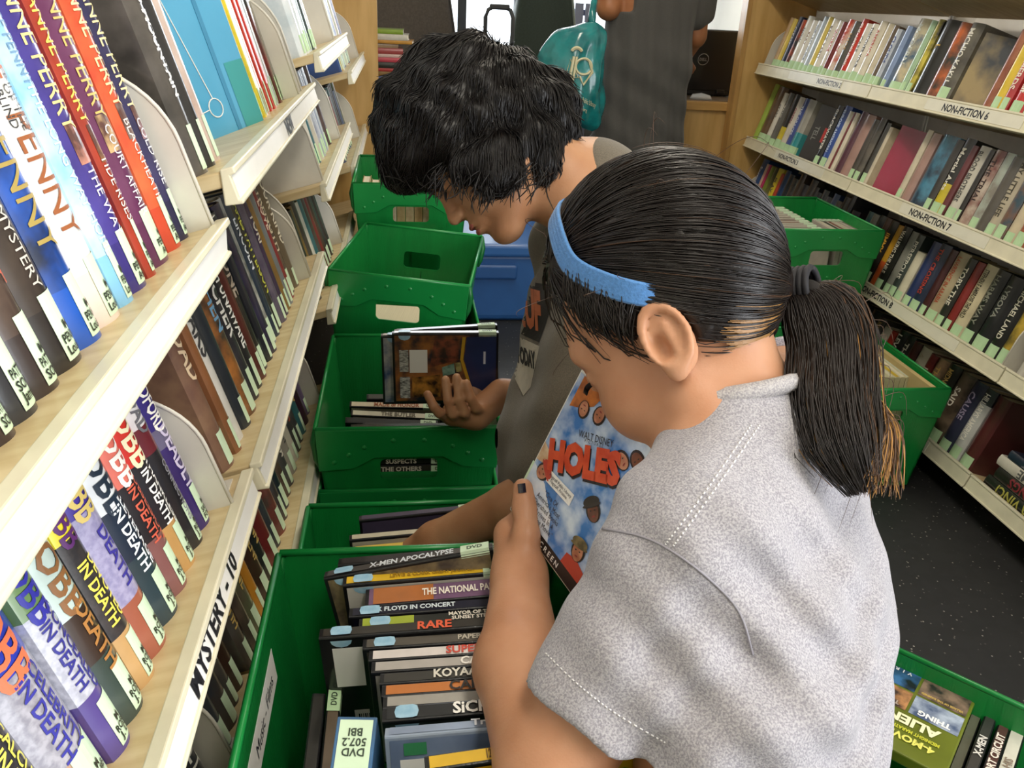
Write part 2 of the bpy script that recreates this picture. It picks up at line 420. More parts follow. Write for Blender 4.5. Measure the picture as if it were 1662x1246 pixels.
# --- left near unit, upper shelf (right edges measured along the shelf)
T = LU[0][1][0]; Y0 = 0.02
def lr(names): return names
UA = [ # near -> far : right edge Y, colours, texts, label lines
 (0.400, '2a2a2e', None, [], ['M', 'PATTER', 'SON']),
 (0.425, '3a2c2a', None, [('HIDE & SEEK', 'b8543a', 0.55, 0.016, 0.6)], ['M', 'PATTER', 'SON']),
 (0.458, '2b2b30', '4a4038', [('JAMES', 'c8c2b8', 0.78, 0.018, 0.4), ('HUNTED', 'a89a86', 0.45, 0.014, 0.3)], ['PATTER', 'SON', 'James']),
 (0.491, '352a28', '5b4a40', [('CAST', 'd05a3c', 0.42, 0.024, 0.30, 0.03)], ['M', 'PATTER', 'SON']),
 (0.534, '2a2422', '453a33', [('THE BEAUTIFUL MYSTERY', 'cfc8bd', 0.52, 0.010, 0.62), ('PENNY', 'b59a58', 0.88, 0.022, 0.2)], ['M', 'PENNY', 'Louise']),
 (0.571, '2358b8', '16233f', [('PENNY', 'a8924e', 0.44, 0.026, 0.36), ('A GREAT\nRECKONING', 'e4e8ee', 0.70, 0.008, 0.2)], ['M', 'PENNY', 'Louise']),
 (0.615, 'f4f2ee', None, [('LOUISE', 'b5643c', 0.86, 0.024, 0.28), ('PENNY', '9a5a34', 0.45, 0.026, 0.36), ('KINGDOM\nOF THE\nBLIND', '3a3a3c', 0.645, 0.007, 0.2)], ['M', 'PENNY', 'Louise']),
 (0.643, '86c2e8', 'cfe4f2', [('THE LONG WAY HOME', 'dceaf4', 0.42, 0.011, 0.52), ('LOUISE PENNY', '6f95b5', 0.82, 0.012, 0.3)], ['M', 'PENNY', 'Louise']),
 (0.685, '3a2f78', '4b3f92', [('ANNE PERRY', 'f0d98c', 0.74, 0.020, 0.46), ('THE WAY', 'e9e4f2', 0.29, 0.012, 0.22)], ['M', 'PERRY', 'Anne']),
 (0.705, 'a83a26', '8a2d20', [('ANNE PERRY', 'f0cf5e', 0.74, 0.014, 0.46), ('TIDE RISES', 'f3e9dc', 0.32, 0.009, 0.26)], ['M', 'PERRY', 'Anne']),
 (0.764, '5d2a4e', '6e3a5e', [('ANNE PERRY', 'd8b86a', 0.74, 0.020, 0.44), ('COURT AFFAIR', 'efe6ea', 0.34, 0.013, 0.32)], ['M', 'PERRY', 'Anne']),
 (0.799, 'c8482c', 'd8683c', [('ANNE PERRY', 'f2d8a0', 0.74, 0.017, 0.44), ('BLACKHEATH', 'f4ebe2', 0.33, 0.011, 0.30)], ['M', 'PERRY', 'Anne']),
 (0.826, '262444', '37335c', [('ANNE PERRY', 'e8d9a2', 0.74, 0.016, 0.44), ('COLD RISE', 'e8e8f0', 0.36, 0.010, 0.28)], ['M', 'PERRY', 'Anne']),
]
prev = 0.365
for i, (y1, c, c2, tx, ll) in enumerate(UA):
    t = y1-prev-0.0012
    nm = cname(c)
    hh = 0.232 + 0.012*((i*7) % 3)/2
    bands = [(0, 0.165, cover(c if c not in ('f4f2ee',) else 'e9d6c8')), (0.165, 1, cover(c, c2))]
    b = book(T, prev-Y0, t, hh, 0.165, bands, '%s hardcover, %s from the near end of the upper left mystery row' % (nm, ORD[i]), [(q[0], q[1], q[2], min(q[3]*0.88, t*0.6), q[4], 0.0, -0.05) for q in tx], bul=0.21*t, labtxt=ll, group='upper left mystery hardcovers', y=0.027+0.22*t, labr=(0.30, 0.94))
    if i in (8, 9, 10, 11, 12):     # small picture panel on the spine of the matching series
        pm = M(('c98a78', 'a07040', 'caa878', '9a8a80', 'b08c96')[i-8], 0.4, 0.3, col2='5a3a34', scale=60)
        vs = []; fs = []
        for a in range(5):
            X = t*(0.26+0.48*a/4); yy = -0.21*t*(1-(2*X/t-1)**2)-0.0004
            vs += [(X, yy, 0.41*hh), (X, yy, 0.535*hh)]
        fs = [(2*a, 2*a+2, 2*a+3, 2*a+1) for a in range(4)]
        MB().add(vs, fs, pm).obj('spine_picture', b)
    prev = y1
bookend(T, 0.826+0.004-Y0, 0.165, 0.185, 0.006, 'bright white bookend ending the upper left mystery row')

# --- left near unit, middle (MYSTERY) shelf
T = LU[0][1][1]
UB = [ # right edge, [bands bottom->top], texts
 (0.362, [(0, .6, '26262a'), (.6, 1, '3a7fc0')], [('BROTHER\nIN DEATH', 'e8d95a', 0.36, 0.010, 0.4), ('ROBB', 'f0e8a0', 0.8, 0.024, 0.3)], ['M', 'ROBB', 'J. D.']),
 (0.400, [(0, .62, '2b2b2f'), (.62, 1, '2f86c8')], [('CALCULATED\nIN DEATH', 'e6dc62', 0.40, 0.0105, 0.46), ('ROBB', 'f2e880', 0.81, 0.026, 0.32, 0.04)], ['M', 'ROBB', 'J. D.']),
 (0.457, [(0, .2, 'caa58c'), (.2, .64, 'b4b2bc'), (.64, 1, '2f3fb4')], [('CELEBRITY\nIN DEATH', '3a3a9c', 0.42, 0.0125, 0.40), ('ROBB', 'e87a52', 0.82, 0.030, 0.32, 0.05)], ['M', 'ROBB', 'J. D.']),
 (0.490, [(0, .24, '5a4a90'), (.24, .68, 'c9cad6'), (.68, 1, '6f8f5a')], [('CONCEALED\nIN DEATH', '34348c', 0.47, 0.0105, 0.42), ('ROBB', '3434a0', 0.84, 0.024, 0.28, 0.05)], ['M', 'ROBB', 'J. D.']),
 (0.526, [(0, .26, '3b4a44'), (.26, .55, '3a2c24'), (.55, 1, 'c2d4cc')], [('DEATH', 'b07a40', 0.40, 0.016, 0.26), ('ROBB', '8a5f38', 0.77, 0.026, 0.34, 0.05)], ['M', 'ROBB', 'J. D.']),
 (0.558, [(0, .22, 'caa06a'), (.22, .72, '2c2a2c'), (.72, 1, 'f0dc3a')], [('DEVOTED\nIN DEATH', 'efe05a', 0.46, 0.0105, 0.42), ('ROBB', '5a2a6a', 0.87, 0.024, 0.24, 0.05)], ['M', 'ROBB', 'J. D.']),
 (0.600, [(0, .24, 'a8604a'), (.24, .72, 'a9a4c4'), (.72, 1, '45349a')], [('DEATH', '3a3490', 0.48, 0.014, 0.26), ('ROBB', 'd8c070', 0.87, 0.026, 0.24, 0.05)], ['M', 'ROBB', 'J. D.']),
 (0.640, [(0, .30, '2c4048'), (.30, .62, '1f2c3e'), (.62, 1, 'e6eaec')], [('LEVERAGE\nIN DEATH', 'e8eef2', 0.44, 0.0115, 0.40), ('ROBB', '1c2c3c', 0.82, 0.028, 0.34, 0.05)], ['M', 'ROBB', 'J. D.']),
 (0.674, [(0, .26, '8a5a58'), (.26, .62, '262226'), (.62, 1, 'e87a6a')], [('OBSESSION\nIN DEATH', 'd0604a', 0.44, 0.0105, 0.38), ('ROBB', 'f4efe8', 0.82, 0.024, 0.32, 0.05)], ['M', 'ROBB', 'J. D.']),
 (0.711, [(0, .22, 'c79a5e'), (.22, .62, '26242a'), (.62, 1, 'd8362c')], [('THANKLESS\nIN DEATH', 'f2f0ec', 0.42, 0.0105, 0.40), ('ROBB', 'f0e6c0', 0.82, 0.026, 0.32, 0.05)], ['M', 'ROBB', 'J. D.']),
 (0.742, [(0, .58, '232227'), (.58, .70, '6a2530'), (.70, 1, 'e8e4e4')], [('CONNECTIONS', '8a8a92', 0.34, 0.008, 0.3), ('BROAD', '6a6a70', 0.86, 0.016, 0.26)], ['M', 'ROBB', 'J. D.']),
 (0.778, [(0, .42, '3a2a6a'), (.42, .62, '6a6480'), (.62, 1, '36297c')], [('DEADLY', 'c8bed8', 0.42, 0.018, 0.32), ('SANDFORD', 'f2efe6', 0.82, 0.018, 0.32, 0.04)], ['M', 'SAND', 'FORD']),
]
prev = 0.325
for i, (y1, bd, tx, ll) in enumerate(UB):
    t = y1-prev-0.0012
    bands = []
    for (a, b_, c) in bd:
        c2 = {'b4b2bc': '8f8d99', 'c9cad6': 'a9aab8', '2c2a2c': '3c3838', 'a9a4c4': '8f8ab0', '2b2b2f': '3a3a40'}.get(c)
        bands.append((a, b_, cover(c, c2, 160 if c2 else 22)))
    bands = [(a if a < 0.5 else a-0.11, b_ if (b_ < 0.5 or b_ == 1) else b_-0.11, m_) for (a, b_, m_) in bands]
    tx = [(q[0], q[1], q[2]-(0.17 if q[2] > 0.75 else 0.07), min(q[3], t*0.62)*(1.0 if q[2] > 0.75 else 0.9), q[4], 0.02, -0.07 if q[2] > 0.75 else 0.0) for q in tx]
    top = cname(bd[-1][2]); mid = cname(bd[max(0, len(bd)-2)][2])
    book(T, prev-Y0, t, 0.236, 0.165, bands, '%s-topped hardcover with %s lower spine, %s from left, MYSTERY shelf' % (top, mid, ORD[i]), tx, bul=0.21*t, labtxt=ll, group='hardcovers on the MYSTERY shelf', y=0.027+0.22*t, labr=(0.30, 0.94))
    prev = y1
bookend(T, 0.778+0.004-Y0, 0.15, 0.165, 0.006, 'speckled white bookend ending the MYSTERY shelf row')

# --- generic row filler
def fill(T, x0, x1, specs, rowname, tmean=0.028, y=0.027, labp=0.95, hr=(0.19, 0.235), bul=0.22, d=0.15, labmat=None, group=None, labh=0.042, labr=(0.25, 1.0), start=0, th=0.02, cat='book'):
    """specs: list of (colour, colour2, title, title colour, rel thickness, height or None, flags)"""
    tot = sum(s[4] for s in specs); k = (x1-x0)/tot; x = x0
    for i, s in enumerate(specs):
        c, c2, tt, tc, rt, hh = s[:6]; fl = s[6] if len(s) > 6 else ''
        t = rt*k-0.0010; h = hh or random.uniform(*hr)
        m = cover(c, c2); bands = [(0, 1, m)]
        if 'b' in fl: bands = [(0, .42, cover(s[7])), (.42, 1, m)]
        if 'T' in fl: bands = [(0, .80, m), (.80, 1, cover(s[7]))]
        txs = []
        if tt:
            txs = [(tt, tc, 0.60 if len(tt) > 7 else 0.66, min(th, t*0.55), 0.66)]
        dd = d*random.uniform(0.92, 1.05)
        book(T, x, t, h, dd, bands, '%s %s, %s from left, %s' % (cname(c), 'picture-cover book' if c2 else 'book', ORD[i+start], rowname), txs, lab=('n' not in fl and random.random() < labp), y=y+random.uniform(0, 0.006)+bul*t*0.8, bul=bul*t, group=group or ('books on the '+rowname), labmat=labmat, labh=labh*random.uniform(0.85, 1.1), labr=labr, lean=0.0, cat=cat)
        x += rt*k
def rnd(n, dark=0.7, titles=True):
    out = []
    for _ in range(n):
        if random.random() < dark: c = random.choice(['242426', '2e2a2a', '3a3230', '2b3038', '4a3a30', '1f2733', '3a2030', '402a22', '33363a', '4b4640'])
        else: c = random.choice(['c9c2b2', '9a9388', '7c2a2a', '2f4a78', 'd8d2c4', '8a6a3a', '5a6a4a', 'b0a890', '6a5a78', '3a6a70'])
        dk = int(c[:2], 16) < 120
        out.append((c, random.choice([None, None, '5a4a40', '55504c', '3a3a40']) if dk else None, rtitle() if titles and random.random() < 0.75 else None, random.choice(['d8d2c4', 'e8e4da', 'c8a860', 'b85a40']) if dk else '2a2a2e', random.uniform(0.75, 1.3), None))
    return out

# left second unit: upper (NEW) shelf
T = LU[1][1][0]; Y0 = 0.855
book(T, 0.005, 0.042, 0.25, 0.16, [(0, 1, cover('5a544e', '3a3632'))], 'thick grey photo-cover hardcover beside the bright white bookend', [('COLD MOUNTAIN', 'e8e6e0', 0.55, 0.012, 0.5, 0.03)], bul=0.010, y=0.036, group='books on the NEW shelf')
book(T, 0.050, 0.030, 0.24, 0.16, [(0, 1, cover('2c2b2b'))], 'narrow black hardcover between grey and pinkish books, NEW shelf', [], bul=0.008, y=0.034, group='books on the NEW shelf')
book(T, 0.083, 0.034, 0.235, 0.16, [(0, 1, cover('cbb8ac', 'b59a8e'))], 'pinkish beige hardcover just left of the light blue book', [], bul=0.006, y=0.034, group='books on the NEW shelf')
bb = book(T, 0.405, 0.016, 0.30, 0.255, [(0, 1, cover('4f9fc4', '5aa8cc', 8))], 'large light blue picture book turned to show its cover', [], lab=False, y=0.026, yaw=math.radians(57), bul=0, group='books on the NEW shelf')
# emblem and teal corner on its front cover (the side at local x = 0)
def cov(o, pts_y, pts_z, mat, nm):
    MB().add([(-0.0006, a, b) for a, b in zip(pts_y, pts_z)], [tuple(range(len(pts_y)))], mat).obj(nm, o)
cov(bb, [0.0, 0.036, 0.036, 0.0], [0.0, 0.0, 0.085, 0.085], M('3f9a9a', 0.4, 0.3), 'cover_label')
ring = MB(); ring.tube([(-0.0010, 0.078+0.012*math.cos(a*math.pi/8), 0.036+0.012*math.sin(a*math.pi/8)) for a in range(17)], 0.0008, WHITE, 5)
ring.tube([(-0.0010, 0.078, 0.048), (-0.0010, 0.125, 0.29)], 0.0007, WHITE, 5); ring.tube([(-0.0010, 0.090, 0.036), (-0.0010, 0.12, 0.033)], 0.0007, WHITE, 5)
ring.obj('cover_emblem', bb)
MB().box((-0.0009, 0.045, 0.0), (-0.0002, 0.052, 0.30), M('3f88ac', 0.4, 0.3)).obj('cover_groove', bb)
fill(T, 0.425, 0.68, [('e8d8a0', None, None, '', .7, .20), ('f0d83a', None, None, '', .8, .215), ('f1ece2', None, None, '', .5, .22), ('d08a3a', None, None, '', .9, .225), ('5a3a5a', None, None, '', .4, .22), ('c8862e', None, None, '', .6, .23), ('d8402c', None, None, '', .9, .23), ('f2eae0', None, None, '', .3, .23), ('d83a2a', None, None, '', 1.0, .235), ('efe8dc', None, None, '', .6, .235), ('3a3632', 'd8d0c0', None, '', .8, .235), ('d8dce0', None, None, '', .6, .23), ('b0b8c4', None, None, '', .5, .23), ('3c3a34', '7a2a22', None, '', 1.0, .24), ('cfc09a', None, 'GOLD', 'b8923a', 1.0, .24), ('8a8474', None, None, '', .7, .235)], 'NEW shelf beyond the blue book', labmat=MINTD, bul=0.06)
bookend(T, 0.675, 0.17, 0.20, 0.004, 'front of two cream bookends nested on the NEW shelf')
bookend(T, 0.735, 0.17, 0.215, 0.006, 'rear of two cream bookends nested on the NEW shelf')
# middle shelf of that unit
T = LU[1][1][1]
fill(T, 0.0, 0.695, [('6a4a40', '8a6a54', 'ROAD', 'd8c0a0', 1.1, .23), ('8a5a3a', None, None, '', .6, .22), ('c9c6c0', 'e0ded8', 'OAKS', '3a3a3c', 1.1, .23), ('2a3038', None, None, '', .8, .225), ('33302e', 'b8763a', 'CHEN', '6a9ac0', 1.3, .235), ('26262a', '3a3a40', 'BUTCHER', 'd8d8d4', 1.0, .235), ('2b2c2e', None, 'EARTH UNAWARE', 'e8e8e4', .9, .23), ('5a2e28', None, None, '', .8, .235), ('2c2826', None, 'GONE', 'a89a8a', 1.0, .235), ('26282e', None, None, '', .7, .23), ('2a2430', '34304a', None, '', 1.0, .235), ('4a4a48', 'c8c8c0', None, '', 1.0, .235), ('2e3a48', None, 'LINCOLN', 'e0e4e8', .7, .235), ('30302c', None, 'JAMES PATTERSON', 'c8c84a', 1.0, .235), ('4a4258', '6a6070', None, '', .8, .235), ('3c2c4a', None, 'TORI', 'd8d0c0', .8, .235), ('8a6a34', None, None, '', .7, .235), ('7a8084', None, None, '', .9, .235), ('8a2e30', None, 'LOVE', 'e0c8b8', .8, .235), ('4a3c34', '6a5a48', 'STRENGTH', 'd8ccb0', .9, .24), ('6a5c48', None, 'OUR KIND', 'e0d8c4', .9, .24)], 'middle shelf under the NEW strip', group='dark novels under the NEW shelf')
bookend(T, 0.71, 0.16, 0.18, 0.006, 'cream bookend ending the middle shelf under the NEW strip')
bookend(T, 0.735, 0.17, 0.22, 0.010, 'taller cream bookend behind another under the NEW strip')
# lower shelf of near and second units
T = LU[0][1][2]
fill(T, 0.42, 0.66, rnd(8, 0.95), 'lowest shelf of the nearest left unit', group='dark novels low on the left')
bookend(T, 0.668, 0.15, 0.17, 0.006, 'shadowed cream bookend low on the nearest left unit')
fill(T, 0.70, 0.826, rnd(4, 0.95), 'lowest shelf of the nearest left unit', start=8, group='dark novels low on the left', th=0.014)
T = LU[1][1][2]
sp = rnd(20, 0.9); sp[3] = ('c8862e', None, None, '', .7, .22); sp[6] = ('6a1f22', None, 'BLOOD', 'd8c8c0', 1.1, .235); sp[8] = ('8a3a34', '4a3a34', 'HUNT', 'c8b8a8', 1.1, .23)
fill(T, 0.0, 0.76, sp, 'lowest shelf of the second left unit', group='dark novels low on the left', th=0.014)
bookend(T, 0.775, 0.15, 0.19, 0.006, 'cream bookend low on the second left unit, beside the tote')
# far left units
T = LU[2][1][0]
fill(T, 0.02, 0.30, [('e8ecee', 'c8d4da', None, '', 1, .23)]*3 + [('cfe0e8', None, None, '', .6, .22), ('3a4a4a', None, None, '', .8, .23), ('e9edf0', None, None, '', 1, .22)], 'upper shelf of the third left unit', labmat=MINTD, group='pale thin books far left')
bookend(T, 0.50, 0.20, 0.24, 0.004, 'tall cream bookend alone on the third left unit')
T = LU[2][1][1]
fill(T, 0.25, 0.58, rnd(3, .2, False) + [('b8bcc4', '8a90a0', None, '', .8, .2), ('5a6a8a', 'aab4c8', None, '', .6, .2), ('c8ccd4', None, None, '', .8, .2), ('9aa4b8', None, None, '', .7, .2), ('c0c8c4', None, None, '', .8, .2), ('4a4a54', None, None, '', .9, .2), ('3a2e30', '5a4a4a', None, '', 1.2, .22)], 'middle shelf of the third left unit', labmat=MINTD, group='pale thin books far left')
bookend(T, 0.04, 0.19, 0.20, 0.004, 'brownish bookend at the near end of the third left unit')
bookend(T, 0.62, 0.18, 0.22, 0.006, 'cream bookend on the middle shelf of the third left unit')
T = LU[2][1][2]
fill(T, 0.05, 0.5, rnd(12, .5, False), 'lowest shelf of the third left unit', group='pale thin books far left')
bookend(T, 0.55, 0.16, 0.18, 0.006, 'cream bookend low on the third left unit')
T = LU[3][1][0]
fill(T, 0.10, 0.50, [('3a5a9a', None, None, '', 1, .22), ('c8a03a', None, None, '', 1, .22), ('e0e4d8', None, None, '', 1, .22), ('c04a3a', None, None, '', 1, .21), ('6a8a5a', None, None, '', 1, .22), ('4a6aa0', None, None, '', 1, .21), ('5a3a6a', None, None, '', 1, .22)]*2, 'upper shelf of the farthest left unit', group='bright thin books far left')
bookend(T, 0.66, 0.19, 0.20, 0.004, 'cream bookend on the farthest left unit, upper shelf')
T = LU[3][1][1]
fill(T, 0.10, 0.50, rnd(10, .3, False), 'middle shelf of the farthest left unit', group='bright thin books far left')
bookend(T, 0.60, 0.19, 0.21, 0.004, 'cream bookend on the farthest left unit, middle shelf')

# --- right-hand shelving (left to right in view: far to near)
E_R = 0.012
T = RU[0][1][1]
R1T = [('c9a982', None, None, '', .9, .205), ('e4c95a', None, None, '', .8, .20), ('24304e', None, 'CLEAN', 'd8d8e0', .9, .21), ('3a3c40', 'c0502c', None, '', .6, .2), ('e9e4d8', None, 'HOW', '5a5a5a', 1.2, .215), ('ece7dc', None, 'PART', '8a6a4a', 1.0, .20), ('dfe3e4', None, 'THE LAST GUIDE', '8a93a8', .8, .2), ('b8c4d0', None, None, '', .9, .215), ('e8d06a', None, None, '', .7, .215), ('efe9dc', None, 'BACK YARD', '6a5a4a', 1.0, .21), ('e9e2d6', None, 'WORDS', 'c04a3a', .9, .205), ('7a2c2c', None, None, '', .6, .2), ('e8e0d2', 'd04a38', 'LEAN IN', 'c83a2a', 1.1, .21), ('5a5852', None, 'MADE', 'c8a060', .9, .205), ('d03a2c', None, 'THE APPRENTICE', 'f4ece2', .9, .215), ('ece6da', None, 'CARE', '8a8a80', .9, .2), ('efe8da', None, 'DISCOVER YOUR', '2a2a2a', .9, .2), ('e4dcc8', None, 'AMERICA', 'c05a3a', .9, .21), ('d8cdb4', None, None, '', .9, .205), ('6a5a4a', None, None, '', .7, .2), ('c0c8d4', None, 'CLOUDS', '3a4a8a', .6, .19)]
fill(T, 0.06, 0.915, R1T, 'NON-FICTION two shelf', y=E_R, labmat=MINTD, labr=(0.08, 1.0), d=0.14, th=0.015)
bookend(T, 0.035, 0.17, 0.19, 0.004, 'rounded cream bookend at the far end of the NON-FICTION two shelf')
T = RU[1][1][1]
R2T = [('8aa0c8', None, None, '', .7, .20), ('2f5d80', 'cdbf9c', 'MODERN', 'c8ccc0', 1.9, .225, 'T', 'c9c0a2'), ('a8c8a4', None, None, '', .7, .22), ('d8c84a', '2a2a22', None, '', .7, .225), ('191a18', None, 'L', 'c8a23a', 1.7, .225, 'n'), ('2c2c26', 'c8642c', None, '', 1.3, .22), ('4a4640', '6a665a', 'MICHIO KAKU', 'e8e4d8', 1.4, .22)]
fill(T, 0.0, 0.36, R2T, 'NON-FICTION six shelf', y=E_R, labmat=MINTD, labr=(0.1, 0.9), d=0.14, th=0.02)
fb = book(T, 0.485, 0.028, 0.20, 0.14, [(0, 1, cover('a89468', '3d4148', 9))], 'tan and charcoal hardcover turned face out on the NON-FICTION six shelf', [], lab=False, y=0.112, yaw=math.radians(128), group='books on the NON-FICTION six shelf')
fill(T, 0.52, 0.90, [('8a4a34', 'a86a4a', None, '', .9, .21), ('e8c83a', None, None, '', 1.0, .225), ('b83a3c', None, 'SHEPHERDS', 'f0e0d0', .9, .21), ('c8302c', None, 'Do-it-Yourself', 'f4ece0', 1.5, .225), ('6a4a30', 'b8845a', None, '', 1.6, .22), ('e4d8b8', None, 'HOME', '4a3a2a', 1.2, .22), ('2f5a3a', None, 'GARDEN', 'e8e0c8', 1.0, .22), ('c8a04a', None, None, '', 1.0, .21), ('3a3a44', None, rtitle(), 'd8d0c0', 1.1, .22), ('d8d0c0', None, rtitle(), '3a3a3a', 1.0, .21)], 'NON-FICTION six shelf', start=8, y=E_R, labmat=MINTD, labr=(0.1, 0.9), d=0.14, th=0.022)
T = RU[0][1][2]
fill(T, 0.0, 0.42, [('a8c452', None, None, '', .7, .245, 'n'), ('4a3c30', '6a5238', None, '', 1.5, .24), ('e2ddd0', None, 'STARS', '5a5a5a', .7, .22), ('6a6862', None, 'ZANE', 'd8d4c8', .8, .225), ('2a2826', None, None, '', .9, .225, 'b', 'd8c23a'), ('d8cfc0', None, 'GREEN', '8a2a4a', .8, .22), ('4a5a9a', None, 'THE GRACES', 'e0e4f0', .8, .22), ('a8a49a', None, None, '', 1.0, .22, 'b', '3a9aa0')], 'NON-FICTION three shelf', y=E_R, labmat=MINTD, labr=(0.1, 1.0), d=0.14, th=0.014)
f3 = book(T, 0.560, 0.026, 0.215, 0.14, [(0, 1, cover('201e1e'))], 'black hardcover with a red square, turned face out', [], lab=False, y=0.112, yaw=math.radians(126), group='books on the NON-FICTION three shelf')
MB().add([(0.0266, 0.030, 0.085), (0.0266, 0.085, 0.085), (0.0266, 0.085, 0.140), (0.0266, 0.030, 0.140)], [(0, 1, 2, 3)], M('c42a26', 0.35, 0.4)).obj('red_panel', f3)
MB().add([(-0.0006, 0.030, 0.085), (-0.0006, 0.030, 0.140), (-0.0006, 0.085, 0.140), (-0.0006, 0.085, 0.085)], [(0, 1, 2, 3)], M('c42a26', 0.35, 0.4)).obj('red_panel', f3)
text_obj('cover_lettering', f3, 'TELL', ink('8a8a86'), 0.018, None, fn=lambda a, b: (-0.0008, 0.115-b, 0.11-a))
fill(T, 0.59, 0.93, [('232322', None, 'BLACKWATER', 'e8e2d4', 1.0, .225), ('2f50a0', None, 'EUROPE AMERICAN', 'c8d4ea', 1.2, .23), ('e2d9c2', None, None, '', .9, .215, 'n'), ('7a2428', None, None, '', .3, .215, 'n'), ('e6dcc6', None, None, '', .6, .215, 'n'), ('5a3040', None, None, '', 1.0, .225, 'n'), ('b08a80', None, None, '', 1.4, .22, 'n'), ('4a443e', None, None, '', .8, .21), ('6a6258', '3a3a36', None, '', .9, .22)], 'NON-FICTION three shelf', start=9, y=E_R, labmat=MINTD, labr=(0.1, 0.9), d=0.14, th=0.016)
T = RU[1][1][2]
fr = book(T, 0.200, 0.036, 0.215, 0.16, [(0, 1, cover('a31f45', '8f1a3c', 6))], 'big crimson hardcover turned face out, cream page edges', [], lab=False, y=0.128, yaw=math.radians(130), group='books on the NON-FICTION seven shelf')
fill(T, 0.225, 0.90, [('d8cdb4', None, None, '', .7, .22), ('b08c82', None, None, '', 1.0, .215, 'n'), ('25384a', '4a8aa8', None, '', 1.9, .22, 'n'), ('3a3634', None, None, '', .8, .215), ('1c1c1c', None, 'Martial Arts', 'f0ece0', 1.1, .225, 'b', 'd8c42e'), ('6a2a30', None, None, '', .6, .21), ('d6d0c2', None, 'BLOOD BROTHERS', '4a4a48', 1.1, .215), ('26221f', None, None, '', .5, .21), ('c8b8a8', '7a3a34', 'THE TRIAL', '3a2a2a', 1.0, .215), ('8a8478', 'b8c4b8', None, '', .9, .215), ('5a544c', None, None, '', .9, .21), ('c0b49c', None, 'MY LITTLE LIFE', '4a4438', .9, .215), ('2a4a5a', '8a5a3a', None, '', .9, .215), ('d8c8a8', None, None, '', .9, .21), ('a85a38', None, 'EMPIRE', 'e8dcc0', 1.0, .215), ('3a3a40', None, rtitle(), 'd8d0c0', 1.0, .215), ('c8c2b0', None, rtitle(), '3a3a3a', 1.0, .215)], 'NON-FICTION seven shelf', start=3, y=E_R, labmat=MINTD, labr=(0.1, 0.9), d=0.14, th=0.018)
fill(T, 0.0, 0.045, [('3a3834', '4a4a46', None, '', 1, .21), ('d8ccb4', None, None, '', .8, .2, 'n')], 'NON-FICTION seven shelf', y=E_R, labmat=MINTD, d=0.14)
T = RU[0][1][3]
fill(T, 0.03, 0.90, [('2a5088', None, 'Secrets', 'd8dce8', 1.4, .225), ('d8b0a0', None, None, '', .6, .21), ('c03a6a', None, None, '', .5, .21), ('7a8a3a', None, None, '', .8, .21), ('6a6a3a', '3a3a2a', None, '', .8, .21), ('e0c83a', None, 'PLAY', '3a3a3a', 1.2, .215), ('c04a34', None, None, '', .6, .2), ('24406a', None, None, '', 1.0, .22)] + rnd(14, .8, False), 'shelf below NON-FICTION three', y=E_R, labmat=MINTD, d=0.14)
bookend(T, 0.015, 0.17, 0.18, 0.002, 'cream bookend on the shelf below NON-FICTION three')
T = RU[1][1][3]
fill(T, 0.01, 0.875, [('3a6a70', None, None, '', .8, .21), ('8a8a7e', None, None, '', .8, .21), ('30383c', None, None, '', .9, .215), ('5a3a30', None, None, '', .7, .215), ('24221f', None, 'JIMMY', 'd8a23a', .9, .215), ('c8962e', None, None, '', .7, .21, 'b', 'c05a2a'), ('262622', None, 'WALKING THE NILE', 'e8e2cc', 1.0, .215), ('8a8a80', None, None, '', .8, .21), ('3a4440', None, 'PERSEPOLIS', 'd8d4c4', .8, .21), ('e0d8c0', None, None, '', .9, .165), ('2f3a6a', None, None, '', .9, .21), ('26304a', None, 'THE CROSSING', 'c84a3a', 1.1, .215), ('4a2024', None, None, '', .7, .21), ('b8a888', None, 'LAWRENCE IN ARABIA', 'b0482e', 1.2, .215), ('2b2a26', None, 'TOBY THE', 'e0dac8', .8, .21), ('8a2a28', None, None, '', .7, .21), ('d8cba8', None, 'STEPHEN E AMBROSE THE WILD', '2a2620', 1.1, .215), ('20211f', None, 'HARMS WAY', '8a8a7c', 1.1, .215), ('1e1f22', None, 'LYBOVA', '9a9a90', 1.3, .215), ('1c1c1c', None, 'MICHAEL LAND', 'e0dac8', 1.0, .215), ('c8a83a', '2a2a26', None, '', .8, .21)], 'NON-FICTION eight shelf', y=E_R, labmat=MINTD, labr=(0.12, 0.9), d=0.14, th=0.017)
bookend(T, 0.893, 0.17, 0.18, -0.002, 'cream bookend at the near end of the NON-FICTION eight shelf')
T = RU[1][1][4]
fill(T, 0.02, 0.875, rnd(5, .7) + [('d8d0bc', None, 'FI', '5a5a54', .9, .2), ('b83a2c', None, 'DOG', 'e8e0d0', .6, .2), ('24221f', None, 'LEVIATHAN', 'e8e2d0', 1.0, .22), ('302c28', None, 'THE LAST', 'd8d2c0', .8, .22), ('4a2422', None, None, '', .8, .215), ('c8bfa8', None, 'A CLAIM', 'a89a80', 1.0, .215), ('7a2a28', None, 'LINE', 'e0d4c0', .7, .21), ('3a2c24', 'b08c6a', 'THE ISLES', 'd8b060', 1.1, .215), ('26241f', None, 'MIDNIGHT RISING', 'c8a860', 1.1, .22), ('3a3028', '6a5a4a', 'SAID', 'd8d0c0', 1.3, .22), ('34344a', None, 'CAUSE', '9a90a8', 1.0, .22), ('c8c8c4', None, 'HILLARYS AMERICA', 'f0ece0', .9, .22, 'T', '3a3a40'), ('5a2a2a', None, None, '', 1.0, .22)], 'bottom shelf below NON-FICTION eight', y=E_R, labmat=MINTD, labr=(0.1, 0.9), d=0.14, th=0.02)
T = RU[2][1][3]
